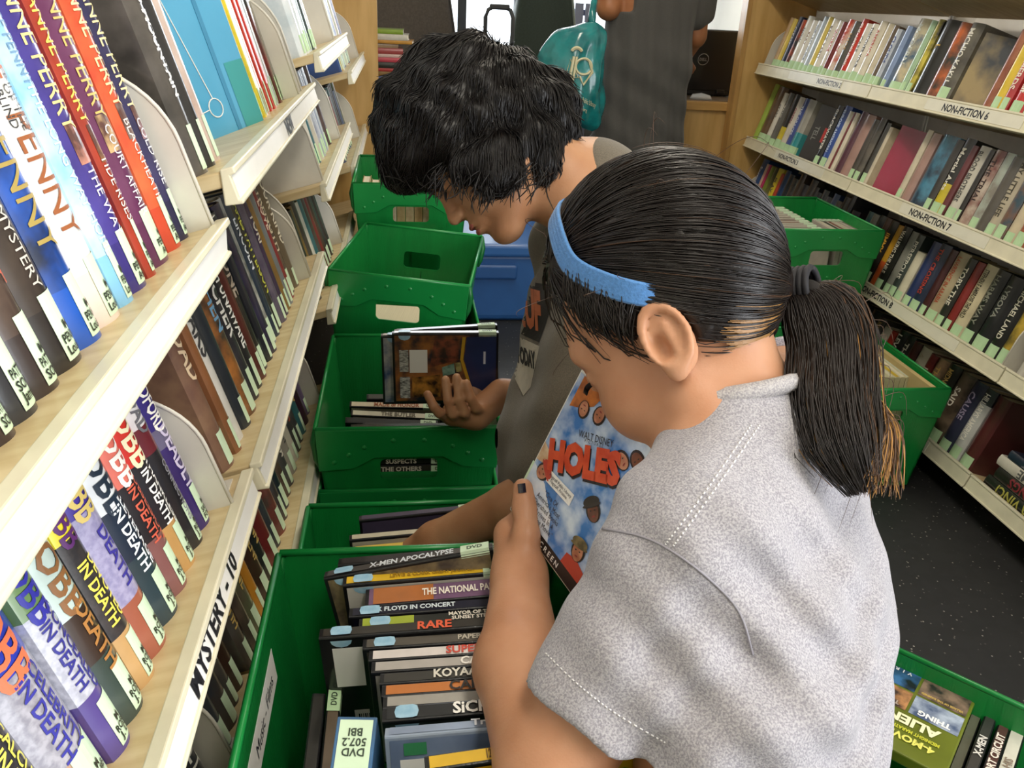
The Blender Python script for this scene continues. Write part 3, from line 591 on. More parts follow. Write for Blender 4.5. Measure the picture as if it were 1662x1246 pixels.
fill(T, 0.01, 0.50, [('c8c4ba', None, None, '', 1, .2)] + rnd(12, .6), 'lower middle shelf of the nearest right unit', y=E_R, labmat=MINTD, d=0.14)
# nearest right unit, bottom shelf: books lying flat in a leaning stack
T = RU[2][1][4]
FL = Matrix.Rotation(math.radians(-90), 4, 'Y')
def flat(dz, dx, t, h, col, tt, tc, lab, c2=None):
    Tf = T @ Matrix.Translation((dx, 0.012, dz)) @ Matrix.Rotation(math.radians(90), 4, 'Y') @ Matrix.Translation((-t, 0, 0))
    return book(Tf, 0, t, h, 0.15, [(0, 1, cover(col, c2))], lab, [(tt, tc, 0.5, 0.024, 0.6)], lab=False, y=0, bul=0.12*t, group='books lying flat on the bottom right shelf')
flat(0.002, 0.03, 0.034, 0.235, '24231f', 'DA VINCI', 'a8a24a', 'black hardcover lying flat, lowest of the flat stack at right')
flat(0.038, 0.045, 0.030, 0.235, '2a2422', 'VIKINGS', '8a3038', 'dark hardcover with red letters lying flat, middle of the stack')
flat(0.070, 0.030, 0.028, 0.24, 'dcd6c8', 'HOME', '5a5a5a', 'off-white hardcover lying flat, third in the stack at right')
flat(0.100, 0.050, 0.022, 0.235, '2c3448', 'THE NIGHT', '8a8a90', 'navy hardcover lying flat, topmost of the flat stack at right')
fill(T, 0.29, 0.60, rnd(8, .6), 'bottom shelf of the nearest right unit', y=E_R, labmat=MINTD, d=0.14)
T = RU[2][1][2]; fill(T, 0.0, 0.4, rnd(10, .5), 'upper middle shelf of the nearest right unit', y=E_R, labmat=MINTD, d=0.14)
# ------------------------------------------------------------------ green corrugated-plastic totes
BW, BL, BH = 0.335, 0.455, 0.315          # rim width, rim length, height
def rounded_hole(w, h, r, n=4):
    pts = []
    for cx_, cz_, a0 in ((w/2-r, h/2-r, 0), (-w/2+r, h/2-r, 90), (-w/2+r, -h/2+r, 180), (w/2-r, -h/2+r, 270)):
        for i in range(n+1):
            a = math.radians(a0+90*i/n); pts.append((cx_+r*math.cos(a), cz_+r*math.sin(a)))
    return pts
RIVET = MB()
def _rivet():
    vs = [(0, -0.0022, 0)]; fs = []
    for j, (rr, yy) in enumerate(((0.0025, -0.0016), (0.0048, 0.0))):
        for k in range(8): vs.append((rr*math.cos(k*math.pi/4), yy, rr*math.sin(k*math.pi/4)))
    for k in range(8):
        fs.append((0, 1+(k+1) % 8, 1+k)); fs.append((1+k, 1+(k+1) % 8, 9+(k+1) % 8, 9+k))
    RIVET.add(vs, fs, BINRIM); return RIVET.mesh('rivet', True)
RIVME = _rivet()
def tote(loc, label, rotz=0.0, tilt=(0, 0), w=BW, l=BL, h=BH, bottom=True, group='green plastic totes', rivets=True):
    """origin at the rim centre's floor projection; local +y is the far end; z=0 is the tote's base"""
    Tm = Matrix.Translation(loc) @ Matrix.Rotation(rotz, 4, 'Z') @ Matrix.Translation((0, 0, h)) @ Matrix.Rotation(tilt[1], 4, 'Y') @ Matrix.Rotation(tilt[0], 4, 'X') @ Matrix.Translation((0, 0, -h))
    root = empty('plastic_tote', label=label, cat='tote', group=group, mat=Tm)
    tp = 0.028; th = 0.004
    def X(z): return w/2 - tp*(1-z/h)
    def Yy(z): return l/2 - tp*(1-z/h)
    b = MB(); b.box((-X(0)+0.002, -Yy(0)+0.002, 0), (X(0)-0.002, Yy(0)-0.002, th), BINGREEN); b.obj('base', root)
    for s in (-1, 1):                      # long side walls
        vs = []
        for z in (0, h):
            for o in (0, -th):
                for y in (-1, 1): vs.append((s*(X(z)+o), y*Yy(z), z))
        # order: z0:[out y-, out y+, in y-, in y+], z1 the same
        fs = [(0, 1, 5, 4), (3, 2, 6, 7), (4, 5, 7, 6), (0, 4, 6, 2), (1, 3, 7, 5)]
        if s < 0: fs = [tuple(reversed(f)) for f in fs]
        wl = MB().add(vs, fs, BINGREEN).obj('side_wall', root)
        rm = MB()
        rm.tube([(s*(w/2-0.001), -l/2+0.003, h), (s*(w/2-0.001), l/2-0.003, h)], 0.0042, BINRIM, 6); rm.obj('rolled_rim', root, smooth=True)
    for s in (-1, 1):                      # end walls with hand holes
        ho = rounded_hole(0.105, 0.046, 0.010); n = len(ho); zc = h-0.088
        mb = MB(); rings = []
        for off in (0, th):
            for ring in ('h', 'o'):
                for (px, pz) in ho:
                    if ring == 'h': x, z = px, zc+pz
                    else:
                        k = max(abs(px)/0.0525, abs(pz)/0.023); ux, uz = px/k/0.0525, pz/k/0.023
                        z = zc + (uz*(h-zc) if uz > 0 else uz*zc); z = min(max(z, 0), h)
                        x = ux*X(z)
                    y = -(Yy(z)-off)
                    rings.append((x, y*(-s) if s > 0 else y, z))
        if s > 0: rings = [(-x, y, z) for x, y, z in rings]
        fs = []
        for i in range(n):
            j = (i+1) % n
            fs.append((i, j, n+j, n+i)); fs.append((2*n+j, 2*n+i, 3*n+i, 3*n+j)); fs.append((j, i, 2*n+i, 2*n+j)); fs.append((n+i, n+j, 3*n+j, 3*n+i))
        mb.add(rings, fs, BINGREEN); ew = mb.obj('end_wall', root)
        # folded-over flap: band along the rim whose lower edge is cut back above the hand hole
        S = Matrix.Rotation(math.pi if s > 0 else 0, 4, 'Z')
        zt = h+0.001; zf = lambda x: h-0.058 + 0.0 if abs(x) < 0.058 else h-0.058-0.030*(abs(x)-0.058)/(w/2-0.058)
        prof = [(-w/2+0.001, zt), (w/2-0.001, zt), (w/2-0.004, h-0.088), (0.100, h-0.083), (0.062, h-0.060), (-0.062, h-0.060), (-0.100, h-0.083), (-w/2+0.004, h-0.088)]
        vs = []; off = lambda z: -(Yy(min(z, h))) - 0.0022
        for (x, z) in prof: vs.append((x, off(z)-0.0016, z))
        for (x, z) in prof: vs.append((x, off(z)+0.0020, z))
        m = len(prof)
        fs = [tuple(range(m)), tuple(range(2*m-1, m-1, -1))] + [((i+1) % m, i, m+i, m+(i+1) % m) for i in range(m)]
        fl = MB().add(vs, [tuple(reversed(f)) for f in fs], BINRIM).obj('end_flap', root, S, bevel=0.0012)
        rm = MB(); rm.tube([(-w/2+0.002, -l/2+0.001, h+0.001), (w/2-0.002, -l/2+0.001, h+0.001)], 0.0046, BINRIM, 6); rm.obj('rolled_rim', root, S, smooth=True)
        MB().box((-0.0009, -Yy(h*0.35)-0.0012, 0.02), (0.0009, -Yy(h*0.35), h-0.116), BINDARK).obj('seam', root, S @ Matrix.Translation((0, 0.0, 0)) @ Matrix.Rotation(-math.atan(tp/h)*0, 4, 'X'))
        for e in (-1, 1):                  # curled corner fold
            cf = MB(); cf.tube([(e*(w/2-0.002), -l/2+0.004, h-0.002), (e*(w/2+0.002), -l/2+0.012, h-0.03), (e*(w/2-0.001), -l/2+0.014, h-0.065), (e*(w/2-0.006), -l/2+0.012, h-0.085)], [0.006, 0.0085, 0.0075, 0.004], M('106b30', 0.4), 8); cf.obj('corner_fold', root, S, smooth=True)
        if rivets:
            for (rx, rz) in [(-0.135, h-0.068), (-0.108, h-0.052), (-0.080, h-0.036), (0.135, h-0.068), (0.108, h-0.052), (0.080, h-0.036), (-0.028, h-0.022), (0.028, h-0.022), (-0.02, h-0.15), (0.02, h-0.15)]:
                ro = bpy.data.objects.new('rivet', RIVME); put(ro, fl); ro.location = (rx, off(rz)-0.0018 if rz > h-0.1 else -(Yy(rz))-0.0006, rz)
    return root, Tm

# ------------------------------------------------------------------ DVD cases
def dvd(T, spine, title, tcol, label, lab=True, front=None, circle=True, t=0.0145, L=0.190, Hh=0.135, name='dvd_case', back=None, tsize=0.009, group='DVD cases in totes', case=None, extra=None, tx=0.0, band=None, labmat=None):
    """local: x along the spine (0..L), y thickness (0 = camera side), z up, spine on top at z=Hh"""
    case = case or BLACKPL
    mb = MB(); r = 0.0020
    prof = [(0, 0), (t, 0), (t, Hh-r), (t-r*0.3, Hh-r*0.3), (t-r, Hh), (r, Hh), (r*0.3, Hh-r*0.3), (0, Hh-r)]
    n = len(prof)
    vs = [(0, p[0], p[1]) for p in prof] + [(L, p[0], p[1]) for p in prof]
    mb.add(vs, [tuple(range(n-1, -1, -1)), tuple(range(n, 2*n))] + [(i, (i+1) % n, n+(i+1) % n, n+i) for i in range(n)], case)
    root = mb.obj(name, None, T); meta(root, label, 'dvd', group)
    sm = cover(spine) if isinstance(spine, str) else spine
    e = 0.0006
    ins = MB(); ins.add([(0.004, r, Hh+e), (L-0.004, r, Hh+e), (L-0.004, t-r, Hh+e), (0.004, t-r, Hh+e)], [(0, 1, 2, 3)], sm)
    ins.obj('spine_insert', root)
    fm = front if front is not None else (sm if back is None else None)
    if fm is not None:
        MB().add([(0.004, -e, 0.004), (L-0.004, -e, 0.004), (L-0.004, -e, Hh-0.004), (0.004, -e, Hh-0.004)], [(0, 1, 2, 3)], fm).obj('front_insert', root)
    if band: 
        MB().add([(L*band[0], r, Hh+2*e), (L*band[1], r, Hh+2*e), (L*band[1], t-r, Hh+2*e), (L*band[0], t-r, Hh+2*e)], [(0, 1, 2, 3)], cover(band[2])).obj('spine_band', root)
    if title:
        text_obj('spine_title', root, title, ink(tcol), min(tsize, t-0.004), None, maxw=L*0.5, fn=lambda a, b: (L*(0.52+tx)+a, t/2+b, Hh+3*e), bold=0.03)
    if lab:
        MB().add([(L-0.036, 0.0008, Hh+3*e), (L-0.004, 0.0008, Hh+3*e), (L-0.004, t-0.0008, Hh+3*e), (L-0.036, t-0.0008, Hh+3*e), (L-0.036, -1.2*e, Hh-0.006), (L-0.004, -1.2*e, Hh-0.006)], [(0, 1, 2, 3), (4, 5, 1, 0)], labmat or MINT).obj('call_number_label', root)
        text_obj('label_lettering', root, 'DVD', ink('3a4a3a'), 0.006, None, fn=lambda a, b: (L-0.020+a, t/2+b, Hh+4*e))
    if circle:
        pts = [(0.022+0.011*math.cos(k*math.pi/6), min(max(t/2+0.011*math.sin(k*math.pi/6), 0.0015), t-0.001)) for k in range(12)]
        MB().add([(p[0], p[1], Hh+3.4*e) for p in pts], [tuple(range(12))], M('a9cfe4', 0.35, 0.3, col2='8fbcd8', scale=90)).obj('round_sticker', root)
        pf = [(0.022+0.011*math.cos(k*math.pi/6+math.pi), Hh-0.004+0.009*math.sin(k*math.pi/6+math.pi)) for k in range(7)]
        MB().add([(p[0], -2*e, p[1]) for p in pf], [tuple(range(7))], M('a9cfe4', 0.35, 0.3, col2='8fbcd8', scale=90)).obj('round_sticker', root)
    if extra: extra(root, L, t, Hh, e)
    return root
def DT(x, y, ztop, yaw=0, lean=20, roll=0, Hh=0.135):
    """spine's left end at (x,y,ztop); lean = top leans away from the camera (deg); roll = right end up (deg)"""
    return Matrix.Translation((x, y, ztop)) @ Matrix.Rotation(math.radians(yaw), 4, 'Z') @ Matrix.Rotation(math.radians(-roll), 4, 'Y') @ Matrix.Rotation(math.radians(-lean), 4, 'X') @ Matrix.Translation((0, 0, -Hh))

def sticker_back(root, L, t, Hh, e):
    MB().add([(0.012, -2*e, Hh-0.068), (0.062, -2*e, Hh-0.068), (0.062, -2*e, Hh-0.014), (0.012, -2*e, Hh-0.014)], [(0, 1, 2, 3)], WHITE).obj('white_sticker', root)
    mb = MB()
    for i in range(12): mb.box((0.030+i*0.0022, -2.4*e, 0.012), (0.030+i*0.0022+(0.0008 if i % 3 else 0.0014), -2*e, 0.036), BLACK)
    w_ = MB(); w_.add([(0.026, -2*e, 0.010), (0.062, -2*e, 0.010), (0.062, -2*e, 0.042), (0.026, -2*e, 0.042)], [(0, 1, 2, 3)], WHITE); o = w_.obj('barcode_label', root); mb.obj('barcode', o)
    for k, s in enumerate(('this remarkable story reveals the last wild', 'places and the people who fight for them', 'featuring creatures seldom seen on film', 'presented in a new digital transfer')):
        text_obj('back_cover_lettering', root, s, ink('c8c8c4'), 0.0042, None, maxw=0.085, fn=lambda a, b, k=k: (0.074+k*0.008-b*1.0, -2*e, Hh*0.45+a), bold=0.0)

# --- tote 1 (front) on top of another
Z1 = CAMH-0.60
tote((0.020, 0.592, Z1-BH-0.305), 'lower tote hidden beneath the nearest DVD tote')
tote((0.020, 0.592, Z1-BH), 'nearest green tote packed with DVDs, below the person in grey')
def paper_label():
    T = frame((-0.1395, 0.575, Z1-0.050), (0, 1, 0), (-0.088, 0, 0.996), (0.996, 0, 0.088))
    o = MB().box((-0.12, -0.020, 0), (0.12, 0.020, 0.0006), WHITE).obj('paper_tag', None, T)
    meta(o, 'handwritten white paper tag taped inside the nearest tote', 'tag')
    text_obj('tag_lettering', o, 'Non-fiction   Music - Films', ink('2a2a3a'), 0.016, None, maxw=0.20, fn=lambda a, b: (a, b, 0.001), bold=0)
paper_label()
items = [ # left end of the spine (pixel), world Y, yaw, lean, roll, spine colour, title, title colour, kwargs
 (548, 918, 0.776, -3, 0, 6, '2a2628', '', '', dict(circle=False, label='charcoal DVD case at the very back of the nearest tote')),
 (525, 938, 0.757, -3, 6, 12.0, '4a4644', 'X-MEN APOCALYPSE', 'd4d9de', dict(tsize=0.0095, label='DVD case tilted up at right, silver letters, nearest tote', front=M('4a4038', 0.35, 0.4, col2='8a7a5a', scale=40))),
 (556, 950, 0.741, -1, -4, 4, 'e8bd2a', 'LEWIS & CLARK GREAT JOURNEY', 'a07a1a', dict(tsize=0.006, label='yellow-spined DVD case near the back of the nearest tote', front=M('d9d4cc', 0.4, 0.3))),
 (592, 985, 0.712, -1, -4, 4, '7a5a7a', 'THE NATIONAL PARKS', 'f0e8dc', dict(t=0.028, tsize=0.010, tx=0.08, label='thick purple and orange DVD box set, nearest tote', front=M('c8c2ba', 0.4, 0.3), circle=False, L=0.175, band=(0.05, 0.42, 'b8703a'))),
 (566, 1002, 0.697, -1, -4, 3, '1c1c30', 'PINK FLOYD IN CONCERT', 'd8e4ea', dict(tsize=0.006, tx=-0.18, label='dark blue DVD case with concert title, nearest tote')),
 (582, 1020, 0.681, -1, -4, 3, '2a2c28', 'MAYOR OF THE\nSUNSET STRIP', 'e4ddd0', dict(tsize=0.0048, tx=0.1, label='olive DVD case with mint corner, nearest tote', band=(0.02, 0.3, 'a8b83a'))),
 (517, 1036, 0.665, -2, -2, 3.5, '38342f', 'RARE', 'e0603e', dict(L=0.205, Hh=0.145, tsize=0.0105, tx=0.05, label='tall black DVD case with white sticker and red letters, nearest tote', front=M('141416', 0.3, 0.4), extra=sticker_back)),
 (588, 1054, 0.649, -2, -4, 3, '5a544c', 'PAPERCLIPS', 'b8b0a0', dict(tsize=0.006, tx=0.1, label='taupe DVD case just in front of the tall black one')),
 (598, 1073, 0.633, -2, -4, 3, 'e4dcd8', 'SUPER SIZE ME', 'c84a3a', dict(tsize=0.009, tx=0.1, label='white DVD case with red title, nearest tote', circle=False)),
 (602, 1092, 0.617, -2, -4, 3, 'b8b2ac', 'CATCH', 'f4f0e8', dict(tsize=0.009, tx=0.05, label='pale grey camouflage-spined DVD case, nearest tote', circle=False)),
 (616, 1111, 0.601, -2, -4, 3, '3a3834', 'KOYAANISQATSI', 'dcd8cc', dict(tsize=0.0095, tx=0.0, label='charcoal DVD case with wide pale capitals, nearest tote', circle=False)),
 (619, 1131, 0.585, -2, -4, 3, 'c87a3c', 'CARLIN', '2a2420', dict(tsize=0.0105, tx=-0.05, label='orange DVD case with dark capitals, nearest tote', circle=False)),
 (621, 1150, 0.570, -2, -4, 3, 'a8a49c', 'AMY', 'd83a34', dict(tsize=0.009, tx=0.1, label='silver DVD case with short red title, nearest tote', circle=False)),
 (620, 1172, 0.554, -2, -8, 4, '1e1f22', 'SiCKO', 'f4f2ec', dict(tsize=0.0115, tx=-0.06, t=0.016, label='black DVD case with bold white rounded letters, nearest tote')),
]
for (px, py, y, yaw, lean, roll, col, tt, tc, kw) in items:
    lab = kw.pop('label'); Hh = kw.get('Hh', 0.135); q = at(px, py, Y=y)
    dvd(DT(q[0], q[1], q[2], yaw, lean, roll, Hh), col, tt, tc, lab, **kw)
def pics(root, L, t, Hh, e):
    for a, b, c, d_, m in ((0.062, 0.105, 0.02, 0.115, M('c9c4b8', 0.4, col2='3a3a3c', scale=45)), (0.107, 0.140, 0.02, 0.115, M('c8b86a', 0.4, col2='2a2420', scale=50)), (0.142, 0.178, 0.02, 0.115, M('8a8e94', 0.4, col2='6a6e74', scale=30))):
        MB().add([(a, -2*e, c), (b, -2*e, c), (b, -2*e, d_), (a, -2*e, d_)], [(0, 1, 2, 3)], m).obj('cover_picture', root)
    MB().add([(0.012, -2*e, 0.02), (0.055, -2*e, 0.02), (0.055, -2*e, 0.112), (0.012, -2*e, 0.112)], [(0, 1, 2, 3)], WHITE).obj('white_sticker', root)
    MB().add([(0.016, -2.5*e, 0.116), (0.036, -2.5*e, 0.116), (0.036, -2.5*e, 0.128), (0.016, -2.5*e, 0.128)], [(0, 1, 2, 3)], M('3a8a5a', 0.4)).obj('green_sticker', root)
q_ = at(624, 1196, Y=0.532)
dvd(DT(q_[0], q_[1], q_[2], -2, 14, 4), '8a9ab4', 'Trespass', 'e4e8f0', 'clear blue-grey case with cover pictures, nearest tote', front=M('8ea0bc', 0.3, 0.5, col2='6a7a98', scale=12), extra=pics, circle=False, case=M('9aa8bc', 0.15, 0.5))
q_ = at(690, 1252, Y=0.480)
dvd(DT(q_[0], q_[1], q_[2], 2, -8, 4), 'e0b428', '125 YEARS OF NATIONAL GEOGRAPHIC', '6a4a10', 'yellow case at the bottom edge of the picture', tsize=0.008, circle=False, lab=False)
# boxed set standing on end and two cases turned sideways by the left wall
q_ = at(548, 1162, Y=0.535)
TB = frame(q_, (math.cos(0.12), -math.sin(0.12), 0), (-math.sin(0.12)*-1*0.94, -math.cos(0.12)*0.94, -0.34), (0, 0, 1))
xb = np.array([math.cos(0.10), -math.sin(0.10), 0.0]); yb = nrm_ = np.array([-0.094, -0.935, -0.34]); yb = yb/np.linalg.norm(yb); zb = np.cross(xb, -yb); zb = zb/np.linalg.norm(zb); xb = np.cross(-yb, zb)
TB = frame(q_, xb, -yb, zb)             # local y runs away from the camera, spine on top
bo = MB().box((0, -0.19, -0.135), (0.034, 0, 0), cover('3a6a98', '24425e', 12)).obj('dvd_box_set', None, TB, bevel=0.001)
meta(bo, 'blue boxed set with spine up and a mint label, nearest tote', 'dvd')
MB().add([(0.003, -0.052, 0.0007), (0.031, -0.052, 0.0007), (0.031, -0.003, 0.0007), (0.003, -0.003, 0.0007)], [(0, 1, 2, 3)], MINT).obj('call_number_label', bo)
text_obj('label_lettering', bo, 'DVD\n507.2\nBBI', ink('2a3a2a'), 0.0065, None, fn=lambda a, b: (0.017-a, -0.022-b, 0.0012))
MB().add([(0.001, -0.188, 0.0006), (0.033, -0.188, 0.0006), (0.033, -0.054, 0.0006), (0.001, -0.054, 0.0006)], [(0, 1, 2, 3)], M('1c1c20', 0.3, 0.4, col2='8a7a4a', scale=25)).obj('spine_insert', bo)
text_obj('box_lettering', bo, '4 DVD', ink('e8e8ea'), 0.008, None, fn=lambda a, b: (0.017-a, -0.062-b, 0.0012))
for k, (x, y) in enumerate(((-0.112, 0.475), (-0.096, 0.485))):
    Tk = Matrix.Translation((x, y, CAMH-0.80)) @ Matrix.Rotation(math.radians(90), 4, 'Z') @ Matrix.Rotation(math.radians(6), 4, 'X') @ Matrix.Translation((0, -0.0145, 0))
    dvd(Tk, ('24221f', '6a5a4a')[k], '', '', ('dark case turned sideways against the left wall of the tote', 'brown case turned sideways beside the dark sideways case')[k], circle=False, lab=(k == 1), labmat=MINTD)

# --- tote 2, lower, behind the first
tote((0.010, 1.015, CAMH-0.765-BH), 'low green tote the person in olive reaches into', l=0.31)
dvd(DT(-0.070, 1.080, CAMH-0.735, 3, 0, 3), '4a4258', '', '', 'dark purple DVD case in the low tote', circle=False)
dvd(DT(-0.082, 1.030, CAMH-0.735, 3, 0, 2), 'c8c0a8', '', '', 'cream DVD case in the low tote', circle=False, lab=False)
dvd(DT(-0.076, 1.005, CAMH-0.738, 3, 0, 2), 'd8b84a', '', '', 'yellow DVD case in the low tote, nearest its front', circle=False)
dvd(DT(-0.072, 0.985, CAMH-0.745, 3, 0, 1), '5a5a64', '', '', 'grey DVD case in the low tote', circle=False)

# --- tote 3 with its nested lower tote
B3 = (0.008, 1.560)
tote((B3[0], B3[1]+0.005, CAMH-0.845-BH), 'lower tote nested under the middle tote')
tote((B3[0], B3[1], CAMH-0.712-BH), 'middle green tote in the left row, hands above it')
b3 = [(595, 648, 1.612, 1, -32, -1, '4a4a44', 'OPEN WATER', 'e8e4d8', 'grey DVD case farthest back in the middle tote'),
      (567, 660, 1.585, -3, -32, -1, 'ecdcc0', 'MADE of HONOR', 'a8603c', 'cream DVD case with brown title in the middle tote'),
      (569, 674, 1.562, -4, -32, -2, 'e0d8c2', 'THE BUTLER', '6a6050', 'beige DVD case just in front of the cream one, middle tote'),
      (560, 686, 1.540, -3, -32, -2, '201f20', '', '', 'plain black DVD case in the middle tote'),
      (588, 694, 1.518, -5, -32, -2, '3a3836', '', '', 'charcoal DVD case in the middle tote, nearest its front')]
for (x, y, Y_, yaw, lean, roll, col, tt, tc, lb) in b3:
    q = at(x, y, Y=Y_); dvd(DT(q[0], q[1], q[2], yaw, lean, roll), col, tt, tc, lb, circle=False)
for k in range(4):
    Tk = Matrix.Translation((0.085+k*0.016, 1.50, CAMH-0.945)) @ Matrix.Rotation(math.radians(90), 4, 'Z') @ Matrix.Translation((0, -0.0145, 0))
    dvd(Tk, ('c8c8a8', '8a8a80', '3a3a3a', 'e0d8a0')[k], '', '', '%s DVD case standing lengthwise at the right of the middle tote' % ('cream', 'grey', 'black', 'yellowish')[k], circle=False)
for k, (tt, c) in enumerate((('SUSPECTS', '241f1e'), ('THE OTHERS', '3a3430'))):
    dvd(Matrix.Translation((-0.105, 1.346, CAMH-0.793-0.0165*k)) @ Matrix.Rotation(math.radians(90), 4, 'X') @ Matrix.Translation((0, 0.0, -0.135)) , c, tt, 'd8cfc0', 'flat-lying DVD case seen through the hand hole, %s' % ('upper', 'lower')[k], circle=False, front=BLACKPL)

# --- tote 4 (slewed, empty above) and tote 5 beyond
tote((0.027, 2.10, CAMH-0.620-BH-0.15), 'lower tote beneath the tilted empty tote')
tote((0.026, 2.105, CAMH-0.605-BH), 'empty green tote slewed and tilted to the right', rotz=math.radians(-9), tilt=(0, math.radians(3.5)))
pp = MB()
for k in range(14): pp.box((-0.11, -0.10, k*0.0105), (0.11, 0.12, k*0.0105+0.0085), PAGES)
pk = pp.obj('magazine_stack', None, Matrix.Translation((0.008, 2.03, CAMH-0.915)) @ Matrix.Rotation(math.radians(-9), 4, 'Z')); meta(pk, 'stack of cream magazines seen through the tilted tote hand hole', 'magazines')
tote((0.025, 2.66, CAMH-0.50-2*BH-0.10), 'lowest tote of the farthest left stack')
tote((0.025, 2.66, CAMH-0.50-BH), 'farthest green tote in the left row, beside the tousled black hair')
for k in range(9):
    bk = book(Matrix.Translation((-0.12+k*0.026, 2.50, CAMH-0.50-BH+0.02)), 0, 0.024, 0.27 - 0.01*(k % 3), 0.19, [(0, 1, cover(random.choice(['c9b890', 'd8c8a8', 'e0d4b8', 'b8a878', 'c8a878']), '8a6a44', 14))], 'tan paperback inside the farthest left tote, %s from left' % ORD[k], [], lab=False, y=0, group='paperbacks in the farthest tote', pages=True)

# --- totes along the right-hand shelves
def rtote(cx_, cy_, zr, lb, **k): return tote((cx_, cy_, zr-BH), lb, **k)
rtote(1.285, 2.545, CAMH-0.585-0.32, 'lower tote under the far right DVD tote')
rtote(1.285, 2.545, CAMH-0.585, 'far right green tote full of DVDs by the shelves')
for r_ in range(3):
    for k in range(7):
        c = random.choice(['c8b8a8', 'd8d0c4', '8a4a44', '5a3a34', 'c8c4b8', '6a5a50', 'd8d4c0'])
        dvd(DT(1.14+0.0*r_, 2.40+k*0.0165+r_*0.125, CAMH-0.615-0.004*(k % 2), 0, 6, 0), c, '', '', '%s DVD case, %s row, %s back, far right tote' % (cname(c), ORD[r_], ORD[k]), circle=False, group='DVD cases in the far right tote', case=M('b8b0a4', 0.3, 0.3))
for k in range(6):
    c = ['e4dcc0', '3a2a2a', '8a3a3a', 'd8c8b0', 'c8a8a0', '8a6a60'][k]
    Tk = Matrix.Translation((1.355+k*0.0163, 2.40, CAMH-0.750)) @ Matrix.Rotation(math.radians(90), 4, 'Z') @ Matrix.Translation((0, -0.0145, 0))
    dvd(Tk, c, '', '', '%s DVD case standing lengthwise, %s from left, far right tote' % (cname(c), ORD[k]), circle=False, group='DVD cases in the far right tote', case=M('b8b0a4', 0.3, 0.3))
rtote(1.285, 2.07, CAMH-0.890, 'right green tote on the floor with yellowish cases')
for k in range(14):
    c = ['d8c83a', 'e8d86a', 'c8c0a0', 'e4dcc0', 'd8b83a', 'e8e0c8', 'c8d0c0'][k % 7]
    Tk = Matrix.Translation((1.20+k*0.0163, 1.98, CAMH-1.052)) @ Matrix.Rotation(math.radians(90), 4, 'Z') @ Matrix.Translation((0, -0.0145, 0))
    dvd(Tk, c, '', '', '%s case standing lengthwise, %s from left, floor tote at right' % (cname(c), ORD[k]), circle=False, lab=k % 2 == 0, group='cases in the right floor tote', labmat=MINTD, case=M('c8c09a', 0.3, 0.3))
pb = MB(); pb.box((-0.01, -0.19, 0), (0.005, 0.19, 0.11), M('c8b07a', 0.7, 0, 0.15, 12)); meta(pb.obj('cardboard_divider', None, Matrix.Translation((1.43, 2.07, CAMH-1.01))), 'tan cardboard divider in the right floor tote', 'cardboard')

# --- tote in the bottom right corner, turned diagonally
ROT5 = math.radians(-46)
c5 = np.array([0.810, 0.690, 0]) + np.array([-0.707, -0.707, 0])*(BW/2)
tote((c5[0], c5[1], CAMH-0.80-BH), 'diagonal green tote in the bottom right corner', rotz=ROT5+math.radians(90))
u5 = np.array([math.cos(ROT5), math.sin(ROT5), 0]); n5 = np.array([-u5[1], u5[0], 0])
def corner_case(px, py, z, col, tt, tc, lb, t=0.0145):
    F = at(px, py, Z=CAMH+z); P = F - n5*0.19
    T = frame((P[0], P[1], CAMH+z-0.135), n5, -u5, (0, 0, 1))
    return dvd(T, col, tt, tc, lb, circle=False, tsize=0.009, t=t, tx=-0.05)
corner_case(1627, 1142, -0.835, '3a3836', 'X-MEN', 'd8d4cc', 'dark DVD case with silver title in the diagonal tote')
corner_case(1648, 1158, -0.838, '5a3a36', 'SHORT CIRCUIT', 'e8ddd0', 'brown DVD case with long pale title in the diagonal tote')
corner_case(1672, 1168, -0.838, 'd8d4c4', 'HIS', '8a7a6a', 'white DVD case at the right end of the diagonal tote', t=0.018)
corner_case(1608, 1128, -0.842, '6a6a5a', '', '', 'grey DVD case beside the olive cover in the diagonal tote')
